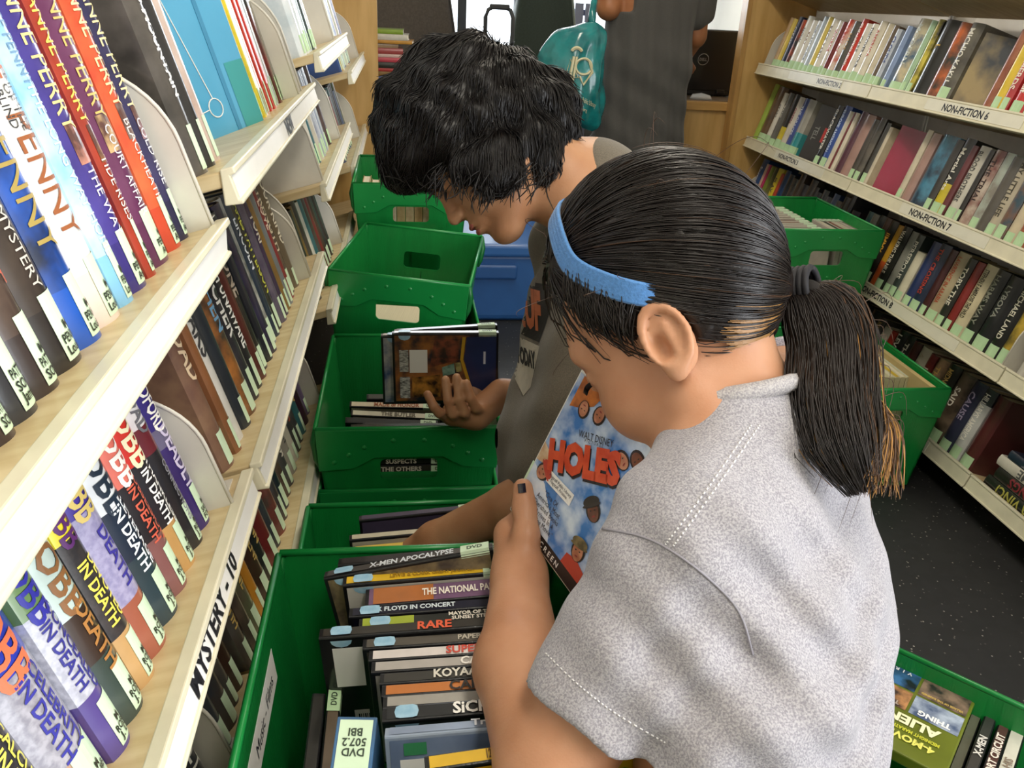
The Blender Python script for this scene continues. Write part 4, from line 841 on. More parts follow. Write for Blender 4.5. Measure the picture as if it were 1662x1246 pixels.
def olive_pack():
    z = CAMH-0.825
    A = at(1588, 1127, Z=z); xl = -u5; yl = -n5          # text right / text up, seen upside down from the camera
    T = frame(A + np.array([0, 0, 0.0]), xl, yl, (0, 0, 1))
    T = T @ Matrix.Rotation(math.radians(4), 4, 'X')
    mb = MB(); mb.box((0, 0, -0.016), (0.135, 0.19, 0), M('6a7424', 0.3, 0.5, 0.2, 14)); o = mb.obj('dvd_case', None, T, bevel=0.002)
    meta(o, 'olive four-film DVD pack lying face up, diagonal tote', 'dvd')
    def q(a, b, c, d, m, nm, z=0.0006): return MB().add([(a, b, z), (c, b, z), (c, d, z), (a, d, z)], [(0, 1, 2, 3)], m).obj(nm, o)
    q(0.004, 0.016, 0.064, 0.062, M('2a2826', 0.35, 0.4, col2='8a7260', scale=45), 'cover_picture'); q(0.068, 0.016, 0.131, 0.062, M('141a22', 0.35, 0.4, col2='3a6a9a', scale=30), 'cover_picture')
    q(0.004, 0.066, 0.064, 0.108, M('4a5a7a', 0.35, 0.4, col2='b8c4d4', scale=30), 'cover_picture'); q(0.068, 0.066, 0.131, 0.108, M('3a2c28', 0.35, 0.4, col2='c08a5a', scale=40), 'cover_picture')
    q(0.034, 0.004, 0.076, 0.0135, WHITE, 'library_sticker', 0.001)
    for s, x, y, hh, c, w_ in (('ALIENS', 0.060, 0.126, 0.017, 'f2efc0', 0.085), ('MIDNIGHT MARATHON PACK', 0.060, 0.145, 0.006, 'c8c83a', 0.085), ('4-MOVIE', 0.050, 0.160, 0.012, 'e0dc6a', 0.06), ('THING', 0.034, 0.099, 0.010, 'f0f0ee', 0.04), ('THEY LIVE', 0.100, 0.100, 0.008, 'a8988a', 0.045), ('VILLAGE OF THE DAMNED', 0.034, 0.056, 0.004, 'c8a85a', 0.052), ('V  I  R  U  S', 0.100, 0.028, 0.006, 'd8d8dc', 0.05)):
        text_obj('cover_lettering', o, s, ink(c), hh, Matrix.Translation((x, y, 0.0014)), maxw=w_, bold=0.04)
olive_pack()
# ------------------------------------------------------------------ cab end: counters, seats, laptop, stack of books
def counter(name, x0, x1, y0, y1, z, label):
    root = empty(name, ((x0+x1)/2, (y0+y1)/2, 0), label, 'counter')
    inv = Matrix.Translation((-(x0+x1)/2, -(y0+y1)/2, 0))
    MB().box((x0, y0, z-0.035), (x1, y1, z), M('cda15e', 0.4, 0.2, 0.2, 5, col2='bb8d4c', stretch=(0.7, 5, 5))).obj('worktop', root, inv, bevel=0.003)
    MB().box((x0, y0+0.02, 0.0), (x1, y0+0.04, z-0.035), WOODPANEL).obj('front_panel', root, inv)
    MB().box((x0, y0+0.04, z), (x1, y1, z+0.003), M('8a7a68', 0.4, 0.1, 0.2, 12)).obj('laminate_top', root, inv)
    return root
ZC = CAMH-0.365
counter('desk_counter', 1.00, 1.815, 3.66, 4.30, ZC, 'maple counter under the laptop, right of the cab opening')
counter('side_counter', -0.475, 0.20, 3.66, 4.15, ZC+0.012, 'maple side counter under the stack of books')
# laptop, lid seen from behind
LT = Matrix.Translation((1.335, 3.86, ZC+0.003)) @ Matrix.Rotation(math.radians(-3), 4, 'Z')
lap = empty('laptop', label='open black laptop on the right counter, lid towards us', cat='laptop', mat=LT)
MB().box((-0.19, 0.03, 0.004), (0.19, 0.28, 0.030), M('141416', 0.35)).obj('keyboard_base', lap, bevel=0.006)
lid = MB().box((-0.19, -0.010, 0.0), (0.19, 0.008, 0.262), M('17171b', 0.3, 0.3, bump=0.1, bscale=400)).obj('lid', lap, Matrix.Translation((0, 0.03, 0.026)) @ Matrix.Rotation(math.radians(10), 4, 'X'), bevel=0.006)
lg = MB(); lg.tube([(0.012+0.024*math.cos(a*math.pi/12), -0.0112, 0.137+0.024*math.sin(a*math.pi/12)) for a in range(25)], 0.0018, M('9a9a9e', 0.3, metal=0.8), 6); lg.obj('lid_emblem', lid)
text_obj('emblem_lettering', lid, 'DELL', M('9a9a9e', 0.3, metal=0.8), 0.012, None, maxw=0.034, fn=lambda a, b: (0.012+a, -0.0116, 0.137+b), bold=0.04)
for x in (-0.12, 0.12): MB().box((x-0.02, 0.018, 0.012), (x+0.02, 0.04, 0.034), M('0e0e10', 0.4)).obj('hinge', lap, bevel=0.004)
mo = MB()
for i in range(7): pass
ms = MB(); ms.tube([(0, 0, 0.0), (0, 0.015, 0.012), (0, 0.045, 0.018), (0, 0.075, 0.012), (0, 0.09, 0.0)], [0.006, 0.022, 0.028, 0.024, 0.006], M('c8ccd0', 0.3, 0.3), 10)
mo = ms.obj('computer_mouse', None, Matrix.Translation((1.36, 3.72, ZC+0.003)) @ Matrix.Rotation(math.radians(70), 4, 'Z') , smooth=True); mo.scale = (1, 1, 0.6)
meta(mo, 'pale computer mouse beside the laptop hinge', 'mouse')
# stack of books at left
cols = ['8aa83a', 'd8d4c8', 'c8923c', 'b89a78', 'a84a4a', 'd8b8b0', 'c84a5a', '30302e', 'b03a3a', '8a6a3a', '5a6aa0', 'c8b8c8']
z = ZC+0.016
for i in range(12):
    t = 0.013+0.010*((i*5) % 3)/2
    c = cols[11-i]; wd = 0.19+0.02*((i*7) % 4)/3
    Tk = Matrix.Translation((-0.20+0.012*((i*3) % 4), 3.70, z+t)) @ Matrix.Rotation(math.radians((i*37 % 9)-4), 4, 'Z') @ Matrix.Rotation(math.radians(90), 4, 'Y')
    book(Tk, 0, t-0.0006, wd, 0.16, [(0, 1, cover(c))], '%s book lying in the counter stack, %s from bottom' % (cname(c), ORD[i]), [], lab=False, y=0, bul=0.1*t, group='books stacked on the side counter')
    z += t
# seats
def seat(name, pts, y0, th, mat, label, matp):
    mb = MB(); Tm = Matrix(((1, 0, 0, 0), (0, 0, 1, 0), (0, 1, 0, 0), (0, 0, 0, 1)))
    mb.prism(pts, y0, y0+th, mat, Tm)
    o = mb.obj(name, None, None, bevel=0.035, seg=4); 
    for p in o.data.polygons: p.use_smooth = True
    meta(o, label, 'seat')
    pp = MB(); pp.tube([(p[0], y0+0.012, p[1]) for p in pts[:-1]], 0.006, matp, 6); pp.obj('piping', o, smooth=True)
    x0 = min(p[0] for p in pts); x1 = max(p[0] for p in pts)
    MB().box((x0, y0-0.42 if False else y0-0.02, 0.40), (x1, y0+0.45, 0.52), mat).obj('seat_cushion', o, bevel=0.03)
    MB().box((x0+0.12, y0+0.08, 0.0), (x1-0.12, y0+0.35, 0.40), M('2a2a2c', 0.5)).obj('pedestal', o)
    return o
seat('vehicle_seat', [(-0.40, 0.50), (0.30, 0.50), (0.275, 0.95), (0.215, 1.30), (0.17, 1.40), (0.08, 1.43), (-0.40, 1.43)], 4.32, 0.14, M('5c5650', 0.85, 0, 0.2, 120, bump=0.3, bscale=300), 'brown-grey upholstered seat behind the stacked books', M('3a3632', 0.8))
seat('vehicle_seat', [(0.47, 0.50), (0.90, 0.50), (0.86, 0.98), (0.80, 1.35), (0.76, 1.42), (0.62, 1.42), (0.57, 1.35)], 4.30, 0.14, M('39463f', 0.8, 0, 0.15, 120, bump=0.3, bscale=300), 'dark green seat back behind the teal carrier bag', M('8a948c', 0.7))
# folding cart handle
ch = empty('luggage_cart', (0.44, 4.05, 0), 'grey folding cart with a square pull handle', 'cart')
hm = M('4a4d50', 0.45)
hp = MB(); hx, hz = 0.062, CAMH-0.035
hp.tube([(-hx, 0, 0.55), (-hx, 0, hz-0.04), (-hx+0.012, 0, hz-0.01), (-hx+0.03, 0, hz), (hx-0.03, 0, hz), (hx-0.012, 0, hz-0.01), (hx, 0, hz-0.04), (hx, 0, 0.55)], 0.0095, hm, 8); hp.obj('pull_handle', ch, smooth=True)
MB().box((-0.045, -0.014, hz-0.008), (0.045, 0.014, hz+0.014), M('3a3c3e', 0.6)).obj('grip', ch, bevel=0.006)
fr = MB(); fr.tube([(-hx, 0, 0.06), (-hx, 0, 0.62)], 0.013, hm, 8); fr.tube([(hx, 0, 0.06), (hx, 0, 0.62)], 0.013, hm, 8); fr.obj('frame_tube', ch, smooth=True)
MB().box((-0.16, -0.20, 0.05), (0.16, 0.02, 0.065), M('2a2a2c', 0.5)).obj('load_plate', ch)
for x in (-0.15, 0.15):
    wv = MB(); wv.prism([(0.05*math.cos(k*math.pi/8), 0.05*math.sin(k*math.pi/8)) for k in range(16)], -0.015, 0.015, M('1a1a1c', 0.7), Matrix.Translation((x, 0.03, 0.05)) @ Matrix.Rotation(math.pi/2, 4, 'Y')); wv.obj('wheel', ch)
# slatted crate glimpsed between seat and bag
cr = empty('slatted_crate', (0.86, 4.75, 0.0), 'grey-blue slatted crate glimpsed above the carrier bag', 'crate')
for k in range(6): MB().box((-0.16+k*0.055, 0, 0.70), (-0.16+k*0.055+0.045, 0.02, 1.22), M('8a8fa8', 0.5)).obj('slat', cr)
for zz in (0.80, 0.98, 1.16): MB().box((-0.17, 0.02, zz), (0.17, 0.04, zz+0.03), M('7a7f98', 0.5)).obj('rail', cr)
MB().box((-0.17, 0.04, 0.0), (0.17, 0.30, 0.75), M('7a7f98', 0.5)).obj('crate_body', cr)
# blue storage tub on the floor beyond the green totes
bt = empty('storage_tub', (0.36, 3.42, 0), 'blue plastic storage tub on the floor behind the totes', 'tub')
BL = M('2c5fa0', 0.4, 0.15, 0.1, 10)
MB().prism([(-0.25, -0.20), (0.25, -0.20), (0.25, 0.2), (-0.25, 0.2)], 0.0, 0.30, BL).obj('tub_body', bt, bevel=0.03, seg=3)
MB().box((-0.27, -0.22, 0.28), (0.27, 0.22, 0.335), M('3468ac', 0.35, 0.15)).obj('lid', bt, bevel=0.015, seg=3)
MB().box((-0.10, -0.225, 0.19), (0.10, -0.195, 0.25), M('2a5896', 0.4)).obj('handle_recess', bt, bevel=0.01, seg=3)
# ------------------------------------------------------------------ implicit bodies -> one continuous mesh (surface nets)
def nrm(v): v = np.asarray(v, float); return v/np.linalg.norm(v)
def cap(a, b, ra, rb, k=0.015): return ('cap', np.asarray(a, float), np.asarray(b, float), ra, rb, k)
def ell(c, ax, r, k=0.015, sub=False): return ('ell', np.asarray(c, float), np.asarray(ax, float), np.asarray(r, float), k, sub)   # ax rows = unit axes
def tor(c, ax, R, r, k=0.004, sq=(1, 1)): return ('tor', np.asarray(c, float), np.asarray(ax, float), R, r, k, sq)
def plane_cut(p, n, region=None): return ('cut', np.asarray(p, float), nrm(n), region)
def capsub(a, b, ra, rb): return ('csub', np.asarray(a, float), np.asarray(b, float), ra, rb)
def _capd(P, a, b, ra, rb):
    ab = b-a; t = np.clip(((P-a) @ ab)/max(ab @ ab, 1e-12), 0, 1)
    return np.linalg.norm(P - a - t[..., None]*ab, axis=-1) - (ra+(rb-ra)*t)
def _elld(P, c, ax, r):
    q = (P-c) @ ax.T; k0 = np.linalg.norm(q/r, axis=-1); k1 = np.linalg.norm(q/(r*r), axis=-1)
    return k0*(k0-1)/np.maximum(k1, 1e-9)
def sdf_mesh(name, prims, vox, mat, disp=None, clip=None, smooth=2):
    lo = np.full(3, 1e9); hi = -lo
    for p in prims:
        if p[0] == 'cap':
            for q, r in ((p[1], p[3]), (p[2], p[4])): lo = np.minimum(lo, q-r); hi = np.maximum(hi, q+r)
        elif p[0] == 'ell' and not p[5]:
            e = np.abs(p[2].T) @ p[3]; lo = np.minimum(lo, p[1]-e); hi = np.maximum(hi, p[1]+e)
    if clip is not None: lo = np.maximum(lo, clip[0]); hi = np.minimum(hi, clip[1])
    lo -= 4*vox; hi += 4*vox
    n = np.ceil((hi-lo)/vox).astype(int)+1
    F = np.full(n, 0.08, np.float32)
    axs = [lo[i]+vox*np.arange(n[i]) for i in range(3)]
    def block(l, h):
        i0 = np.clip(np.floor((l-lo)/vox).astype(int), 0, n); i1 = np.clip(np.ceil((h-lo)/vox).astype(int)+1, 0, n)
        sl = tuple(slice(a, b) for a, b in zip(i0, i1))
        if any(b <= a for a, b in zip(i0, i1)): return None, None
        G = np.stack(np.meshgrid(*[axs[i][sl[i]] for i in range(3)], indexing='ij'), -1)
        return sl, G
    for p in prims:
        if p[0] == 'cap':
            _, a, b, ra, rb, k = p; m = max(ra, rb)+k+0.02
            sl, G = block(np.minimum(a, b)-m, np.maximum(a, b)+m)
            if sl is None: continue
            d = _capd(G, a, b, ra, rb)
        elif p[0] == 'ell':
            _, c, ax, r, k, sub = p; e = np.abs(ax.T) @ r + k + 0.02
            sl, G = block(c-e, c+e)
            if sl is None: continue
            d = _elld(G, c, ax, r)
            if sub:
                f = F[sl]; h_ = np.clip(0.5+0.5*(-d-f)/k, 0, 1) if k > 0 else (-d > f).astype(float)
                F[sl] = f*(1-h_) + (-d)*h_ + k*h_*(1-h_)
                continue
        elif p[0] == 'tor':
            _, c, ax, R, r, k, sq = p; e = R*max(sq)+r+k+0.01
            sl, G = block(c-e, c+e)
            if sl is None: continue
            q = (G-c) @ ax.T; rho = np.sqrt((q[..., 0]/sq[0])**2 + (q[..., 1]/sq[1])**2)
            d = np.sqrt((rho-R)**2 + q[..., 2]**2) - r
        elif p[0] == 'cut':
            sl, G = (block(*p[3]) if p[3] is not None else block(lo, hi))
            if sl is None: continue
            F[sl] = np.maximum(F[sl], (G-p[1]) @ p[2]); continue
        elif p[0] == 'csub':
            m = max(p[3], p[4])+0.02
            sl, G = block(np.minimum(p[1], p[2])-m, np.maximum(p[1], p[2])+m)
            if sl is None: continue
            F[sl] = np.maximum(F[sl], -_capd(G, p[1], p[2], p[3], p[4])); continue
        f = F[sl]; h_ = np.clip(0.5+0.5*(f-d)/k, 0, 1)
        F[sl] = f*(1-h_) + d*h_ - k*h_*(1-h_)
    if disp is not None:
        idx = np.argwhere(np.abs(F) < 0.03)
        P = lo + idx*vox
        F[tuple(idx.T)] += disp(P).astype(np.float32)
    # surface nets
    ins = F < 0
    c = [ins[:-1, :-1, :-1], ins[1:, :-1, :-1], ins[:-1, 1:, :-1], ins[1:, 1:, :-1], ins[:-1, :-1, 1:], ins[1:, :-1, 1:], ins[:-1, 1:, 1:], ins[1:, 1:, 1:]]
    s = sum(x.astype(np.uint8) for x in c); act = (s > 0) & (s < 8)
    cells = np.argwhere(act); vid = np.full(act.shape, -1, np.int32); vid[tuple(cells.T)] = np.arange(len(cells))
    offs = np.array([(0,0,0),(1,0,0),(0,1,0),(1,1,0),(0,0,1),(1,0,1),(0,1,1),(1,1,1)])
    val = np.stack([F[tuple((cells+o).T)] for o in offs], 1)
    acc = np.zeros((len(cells), 3)); cnt = np.zeros(len(cells))
    for a, b in ((0,1),(2,3),(4,5),(6,7),(0,2),(1,3),(4,6),(5,7),(0,4),(1,5),(2,6),(3,7)):
        va, vb = val[:, a], val[:, b]; m = (va < 0) != (vb < 0)
        t = np.where(m, va/np.where(m, va-vb, 1), 0)
        acc += np.where(m[:, None], offs[a]+t[:, None]*(offs[b]-offs[a]), 0); cnt += m
    V = lo + vox*(cells + acc/cnt[:, None])
    Q = []
    for ax_ in range(3):
        sl0 = [slice(1, -1)]*3; sl1 = [slice(1, -1)]*3
        sl0[ax_] = slice(0, -1); sl1[ax_] = slice(1, None)
        A, B = ins[tuple(sl0)], ins[tuple(sl1)]
        e = np.argwhere(A != B)
        if not len(e): continue
        base = e.copy(); o1, o2 = [i for i in range(3) if i != ax_]
        base[:, o1] += 1; base[:, o2] += 1
        a_in = A[tuple(e.T)]
        def cell(d1, d2):
            q = base.copy(); q[:, o1] += d1; q[:, o2] += d2; return vid[tuple(q.T)]
        q = np.stack([cell(-1, -1), cell(0, -1), cell(0, 0), cell(-1, 0)], 1)
        flip = a_in if ax_ != 1 else ~a_in
        q[~flip] = q[~flip][:, ::-1]
        Q.append(q)
    Q = np.concatenate(Q); Q = Q[(Q >= 0).all(1)]
    # light Laplacian smoothing
    for _ in range(smooth):
        ac = np.zeros_like(V); ct = np.zeros(len(V))
        for i in range(4):
            a, b = Q[:, i], Q[:, (i+1) % 4]
            for d in range(3): ac[:, d] += np.bincount(a, V[b, d], len(V)) + np.bincount(b, V[a, d], len(V))
            ct += np.bincount(a, minlength=len(V)) + np.bincount(b, minlength=len(V))
        V = 0.5*V + 0.5*ac/np.maximum(ct, 1)[:, None]
    me = bpy.data.meshes.new(name)
    me.vertices.add(len(V)); me.vertices.foreach_set('co', V.astype(np.float32).ravel())
    me.loops.add(Q.size); me.loops.foreach_set('vertex_index', Q.astype(np.int32).ravel())
    me.polygons.add(len(Q)); me.polygons.foreach_set('loop_start', np.arange(0, Q.size, 4, dtype=np.int32))
    try: me.polygons.foreach_set('loop_total', np.full(len(Q), 4, np.int32))
    except Exception: pass
    me.polygons.foreach_set('use_smooth', np.ones(len(Q), bool))
    me.update(calc_edges=True); me.validate()
    if isinstance(mat, (list, tuple)):
        for m in mat: me.materials.append(m)
    else: me.materials.append(mat)
    return me, V, Q
def mobj(name, me, parent): o = bpy.data.objects.new(name, me); put(o, parent); return o
def bvh(V, Q): return BVHTree.FromPolygons([tuple(v) for v in V], [tuple(int(i) for i in q) for q in Q])

# strands: list of (N,3) polylines -> one mesh of thin tapered 3-sided tubes
def strands_mesh(name, lines, r0, mat, r1=0.25):
    lines = [np.asarray(l) for l in lines]
    if not lines: return None
    N = lines[0].shape[0]; L = np.stack(lines)                    # (S,N,3)
    d = np.gradient(L, axis=1); d /= np.maximum(np.linalg.norm(d, axis=2, keepdims=True), 1e-9)
    ref = np.array([0.37, 0.21, 0.9]); a = np.cross(d, ref); a /= np.maximum(np.linalg.norm(a, axis=2, keepdims=True), 1e-9); b = np.cross(d, a)
    S = len(L); rr = np.asarray(r0 if hasattr(r0, '__len__') else [r0]*S)[:, None, None]
    tp = np.sin(np.clip(np.linspace(0.12, 1.0, N), 0, 1)*math.pi*0.86 + 0.2)[None, :, None]; tp = np.maximum(tp, r1)
    V = np.stack([L + rr*tp*(a*math.cos(t) + b*math.sin(t)) for t in (0, 2.0944, 4.18879)], 2)   # (S,N,3,3)
    V = V.reshape(-1, 3)
    i = np.arange(S)[:, None, None]*N*3 + np.arange(N-1)[None, :, None]*3; k = np.arange(3)[None, None, :]; k2 = (k+1) % 3
    Q = np.stack([i+k, i+k2, i+3+k2, i+3+k], -1).reshape(-1, 4)
    me = bpy.data.meshes.new(name)
    me.vertices.add(len(V)); me.vertices.foreach_set('co', V.astype(np.float32).ravel())
    me.loops.add(Q.size); me.loops.foreach_set('vertex_index', Q.astype(np.int32).ravel())
    me.polygons.add(len(Q)); me.polygons.foreach_set('loop_start', np.arange(0, Q.size, 4, dtype=np.int32))
    try: me.polygons.foreach_set('loop_total', np.full(len(Q), 4, np.int32))
    except Exception: pass
    me.polygons.foreach_set('use_smooth', np.ones(len(Q), bool)); me.update(calc_edges=True); me.materials.append(mat)
    return me

def skin_mat(name, c, c2):
    m = M(c, 0.46, 0, 0.0, 14, key=name, col2=c2, bump=0.10, bscale=420, sss=0.12, spec=0.35)
    return m
def hair_mat(name, c, rough=0.38, spec=0.5):
    return M(c, rough, 0, key=name, spec=spec, col2=None)

class Head:
    """local coordinates (f, u, l): forward, up, to the person's left; origin between the ears"""
    def __init__(s, origin, F, U, sc=1.0):
        s.F = nrm(F); U = np.asarray(U, float); s.U = nrm(U - s.F*(U @ s.F)); s.L = np.cross(s.U, s.F); s.o = np.asarray(origin, float); s.sc = sc
        s.ax = np.stack([s.F, s.U, s.L])
    def p(s, f, u, l): return s.o + s.sc*(f*s.F + u*s.U + l*s.L)
    def e(s, c, r, k=0.012, sub=False, rot=None):
        ax = s.ax if rot is None else rot @ s.ax
        return ell(s.p(*c), ax, np.array(r)*s.sc, k*s.sc, sub)
    def c(s, a, b, ra, rb, k=0.012): return cap(s.p(*a), s.p(*b), ra*s.sc, rb*s.sc, k*s.sc)
    def prims(s, ears=(1, -1), chub=0.0):
        q = [s.e((-0.004, 0.046, 0), (0.096, 0.086, 0.072), 0.02),
             s.e((0.020, 0.020, 0), (0.072, 0.080, 0.062), 0.03),
             s.e((0.040, -0.035, 0), (0.050, 0.070, 0.054+chub), 0.03),
             s.e((0.052, -0.040, 0.030), (0.030+chub, 0.032, 0.027+chub), 0.02), s.e((0.052, -0.040, -0.030), (0.030+chub, 0.032, 0.027+chub), 0.02),
             s.e((0.078, -0.094, 0), (0.018, 0.016, 0.022), 0.022),
             s.e((0.080, 0.026, 0), (0.018, 0.016, 0.046), 0.02)]
        for l in (1, -1):
            q += [s.c((0.002, -0.052, 0.050*l), (0.066, -0.094, 0.014*l), 0.020+chub, 0.017, 0.022),
                  s.e((0.094, 0.002, 0.031*l), (0.012, 0.013, 0.017), 0.012, True),
                  s.e((0.079, 0.001, 0.031*l), (0.013, 0.012, 0.014), 0.004)]
        q += [s.c((0.089, 0.012, 0), (0.106, -0.026, 0), 0.0075, 0.0105, 0.010), s.e((0.108, -0.029, 0), (0.011, 0.009, 0.011), 0.006),
              s.e((0.099, -0.032, 0.011), (0.010, 0.007, 0.007), 0.005), s.e((0.099, -0.032, -0.011), (0.010, 0.007, 0.007), 0.005),
              s.e((0.086, -0.058, 0), (0.016, 0.020, 0.026), 0.012),
              s.e((0.099, -0.055, 0), (0.0085, 0.0055, 0.019), 0.004), s.e((0.097, -0.068, 0), (0.0085, 0.0060, 0.017), 0.004),
              s.e((0.108, -0.0615, 0), (0.010, 0.0016, 0.024), 0.003, True)]
        for l in ears:
            R = np.array(Matrix.Rotation(math.radians(8*l), 3, (0, 1, 0)))      # flare outwards at the back
            ea = R @ s.ax
            c0 = (-0.012, -0.002, 0.071*l)
            q += [ell(s.p(-0.013, -0.002, 0.074*l), ea, np.array((0.0205, 0.032, 0.0095))*s.sc, 0.006),
                  tor(s.p(-0.0140, 0.004, 0.0850*l), ea, 0.0190*s.sc, 0.0040*s.sc, 0.004, (1.0, 1.45)),
                  ell(s.p(-0.0135, 0.003, 0.0785*l), ea, np.array((0.0185, 0.027, 0.0050))*s.sc, 0.003),
                  ell(s.p(-0.0060, -0.004, 0.0865*l), ea, np.array((0.0085, 0.0125, 0.0110))*s.sc, 0.003, True),
                  ell(s.p(-0.0075, -0.027, 0.0815*l), ea, np.array((0.0100, 0.0105, 0.0062))*s.sc, 0.006),
                  cap(s.p(-0.017, 0.014, 0.0835*l), s.p(-0.0165, -0.014, 0.0835*l), 0.0030*s.sc, 0.0030*s.sc, 0.004),
                  ell(s.p(0.004, -0.006, 0.0800*l), ea, np.array((0.0040, 0.0060, 0.0050))*s.sc, 0.005)]
        return q
def finger(pts, r, k=0.006): return [cap(pts[i], pts[i+1], r*(1-0.06*i), r*(1-0.06*(i+1)), k) for i in range(len(pts)-1)]
# ------------------------------------------------------------------ people
def P(x, y, D): return at(x, y, D=D)
def cv(r, u, f): return r*CR + u*CU + f*CF          # camera-relative direction to world
CAMP = np.array([0, 0, CAMH])
def raypix(bv, px, py, lift=0.0008):
    d = nrm(at(px, py, D=1.0)-CAMP)
    h = bv.ray_cast(Vector(CAMP), Vector(d), 20)
    if h[0] is None: return None
    n = h[1]
    if n.dot(Vector(d)) > 0: n = -n
    return np.array(h[0] + n*lift)
def bez(pts, n):
    pts = np.array(pts, float); t = np.linspace(0, len(pts)-1, n); out = []
    for a in t:                                     # Catmull-Rom
        i = min(int(a), len(pts)-2); u = a-i
        p0, p1, p2, p3 = pts[max(i-1, 0)], pts[i], pts[i+1], pts[min(i+2, len(pts)-1)]
        out.append(0.5*((2*p1)+(-p0+p2)*u+(2*p0-5*p1+4*p2-p3)*u*u+(-p0+3*p1-3*p2+p3)*u**3))
    return np.array(out)
def decal_mesh(name, parent, V, fs, mat):
    keep = [f for f in fs if all(V[i] is not None for i in f)]
    keep = [f for f in keep if max(np.linalg.norm(V[f[i]]-V[f[i-1]]) for i in range(len(f))) < 0.06]
    if not keep: return None
    used = sorted({i for f in keep for i in f}); mp = {j: k for k, j in enumerate(used)}
    return MB().add([tuple(V[i]) for i in used], [tuple(mp[i] for i in f) for f in keep], mat).obj(name, parent)
def decal_text(name, parent, bv, s, mat, org, ex, ey, h, maxw=None, bold=0.03, squash=1.0, lift=0.0012):
    """lettering laid on the surface of the cloth"""
    vs, fs = text2d(s, bold, 6)
    sx = h*squash; wd = (vs[:, 0].max()-vs[:, 0].min())*sx
    if maxw and wd > maxw: sx *= maxw/wd
    V = []
    for a, b in vs:
        q = np.array(org) + np.array(ex)*a*sx + np.array(ey)*b*h
        V.append(raypix(bv, q[0], q[1], lift))
    return decal_mesh(name, parent, V, fs, mat)
def decal_poly(name, parent, bv, pts, mat, lift=0.0009, sub=6, rings=8):
    """printed patch laid on the surface of the cloth"""
    pts = [np.array(p, float) for p in pts]; dense = []
    for i, p in enumerate(pts):
        q = pts[(i+1) % len(pts)]
        for k in range(sub): dense.append(p+(q-p)*k/sub)
    c = sum(dense)/len(dense); V = []
    for f in np.linspace(0.02, 1, rings):
        for d in dense: V.append(raypix(bv, *(c+(d-c)*f), lift))
    n = len(dense); fs = []
    for a in range(rings-1):
        for i in range(n): fs.append((a*n+i, a*n+(i+1) % n, (a+1)*n+(i+1) % n, (a+1)*n+i))
    return decal_mesh(name, parent, V, fs, mat)
def seam(name, parent, bv, pts, r, mat, n=40, dash=None):
    pp = bez([(p[0], p[1], 0) for p in pts], n); L = [raypix(bv, q[0], q[1], r*0.3) for q in pp]
    mb = MB()
    if dash:
        for i in range(0, n-1, 2):
            if L[i] is not None and L[i+1] is not None: mb.tube([L[i], L[i+1]], r, mat, 4)
    else:
        L = [q for q in L if q is not None]
        if len(L) > 2: mb.tube(L, r, mat, 5)
    if mb.v: mb.obj(name, parent, smooth=True)

SKIN_G = skin_mat('skin_girl', 'c08f6f', 'b4805f')
SKIN_B = skin_mat('skin_boy', 'b28562', 'a47452')
def heather(col, col2, name):
    m = M(col, 0.9, 0, 0, 620, key=name, col2=col2, bump=0.25, bscale=900, sheen=0.15); return m

# ===== the girl in the grey shirt
girl = empty('person', tuple(at(1260, 900, D=0.74)*np.array([1, 1, 0])), 'person in heather grey T-shirt with blue headband, reading a DVD cover', 'person')
GI = Matrix.Translation(girl.location).inverted()
def gput(name, me): o = mobj(name, me, girl); o.matrix_local = GI; return o
HF = cv(-0.775, -0.43, 0.465); HU = cv(-0.46, 0.88, 0.05)
_h = Head((0, 0, 0), HF, HU)
earP = P(1083, 552, 0.715)
gh = Head(earP - (-0.012*_h.F + 0.080*_h.L), HF, HU, 1.0)
NBg = P(1195, 672, 0.775); LSg = P(1122, 868, 0.685); RSg = P(1270, 640, 0.90); ELg = P(893, 1252, 0.665); WRg = P(843, 948, 0.865)
# DVD case in her hand
cBL = P(826, 826, 0.925); cBR = P(924, 962, 0.840); cTL = P(955, 606, 0.838)
cex = nrm(cBR-cBL); cey = cTL-cBL; cey = nrm(cey-cex*(cey @ cex)); cn = np.cross(cex, cey)     # cn faces the camera
body = gh.prims(ears=(1, -1), chub=0.006)
body += [cap(gh.p(-0.030, -0.035, 0), NBg, 0.047, 0.052, 0.03)]
axs_ = RSg-LSg
for s_ in (0.22, 0.5, 0.78):
    c0 = LSg+axs_*s_
    body += [cap(c0 + (P(1215, 800, .77)-P(1195, 740, .77)), P(1224, 1050, .745)+axs_*(s_-0.5)*0.8, 0.062, 0.072, 0.05), cap(P(1224, 1050, .745)+axs_*(s_-0.5)*0.8, P(1215, 1380, .73)+axs_*(s_-0.5)*0.9, 0.072, 0.082, 0.05)]
hipL = P(1215, 1400, .73); body += []
for s_ in (-0.30, 0.30):
    hp = hipL + axs_*s_
    kn = np.array([hp[0]-0.03, hp[1]+0.01, 0.36]); an = np.array([hp[0]-0.01, hp[1], 0.06])
    body += [cap(hp, kn, 0.075, 0.052, 0.03), cap(kn, an, 0.05, 0.034, 0.02), cap(an-np.array([0, 0, 0.03]), an+np.array([-0.11, 0.01, -0.035]), 0.03, 0.022, 0.01)]
body += [cap(NBg+0.3*(LSg-NBg), LSg, 0.05, 0.05, 0.03), cap(NBg+0.3*(RSg-NBg), RSg, 0.05, 0.05, 0.03)]
body += [cap(LSg, ELg, 0.050, 0.042, 0.02), cap(ELg, 0.5*(ELg+WRg)+0.02*CR*-0.6, 0.043, 0.041, 0.015), cap(0.5*(ELg+WRg)+0.02*CR*-0.6, WRg, 0.041, 0.0285, 0.015)]
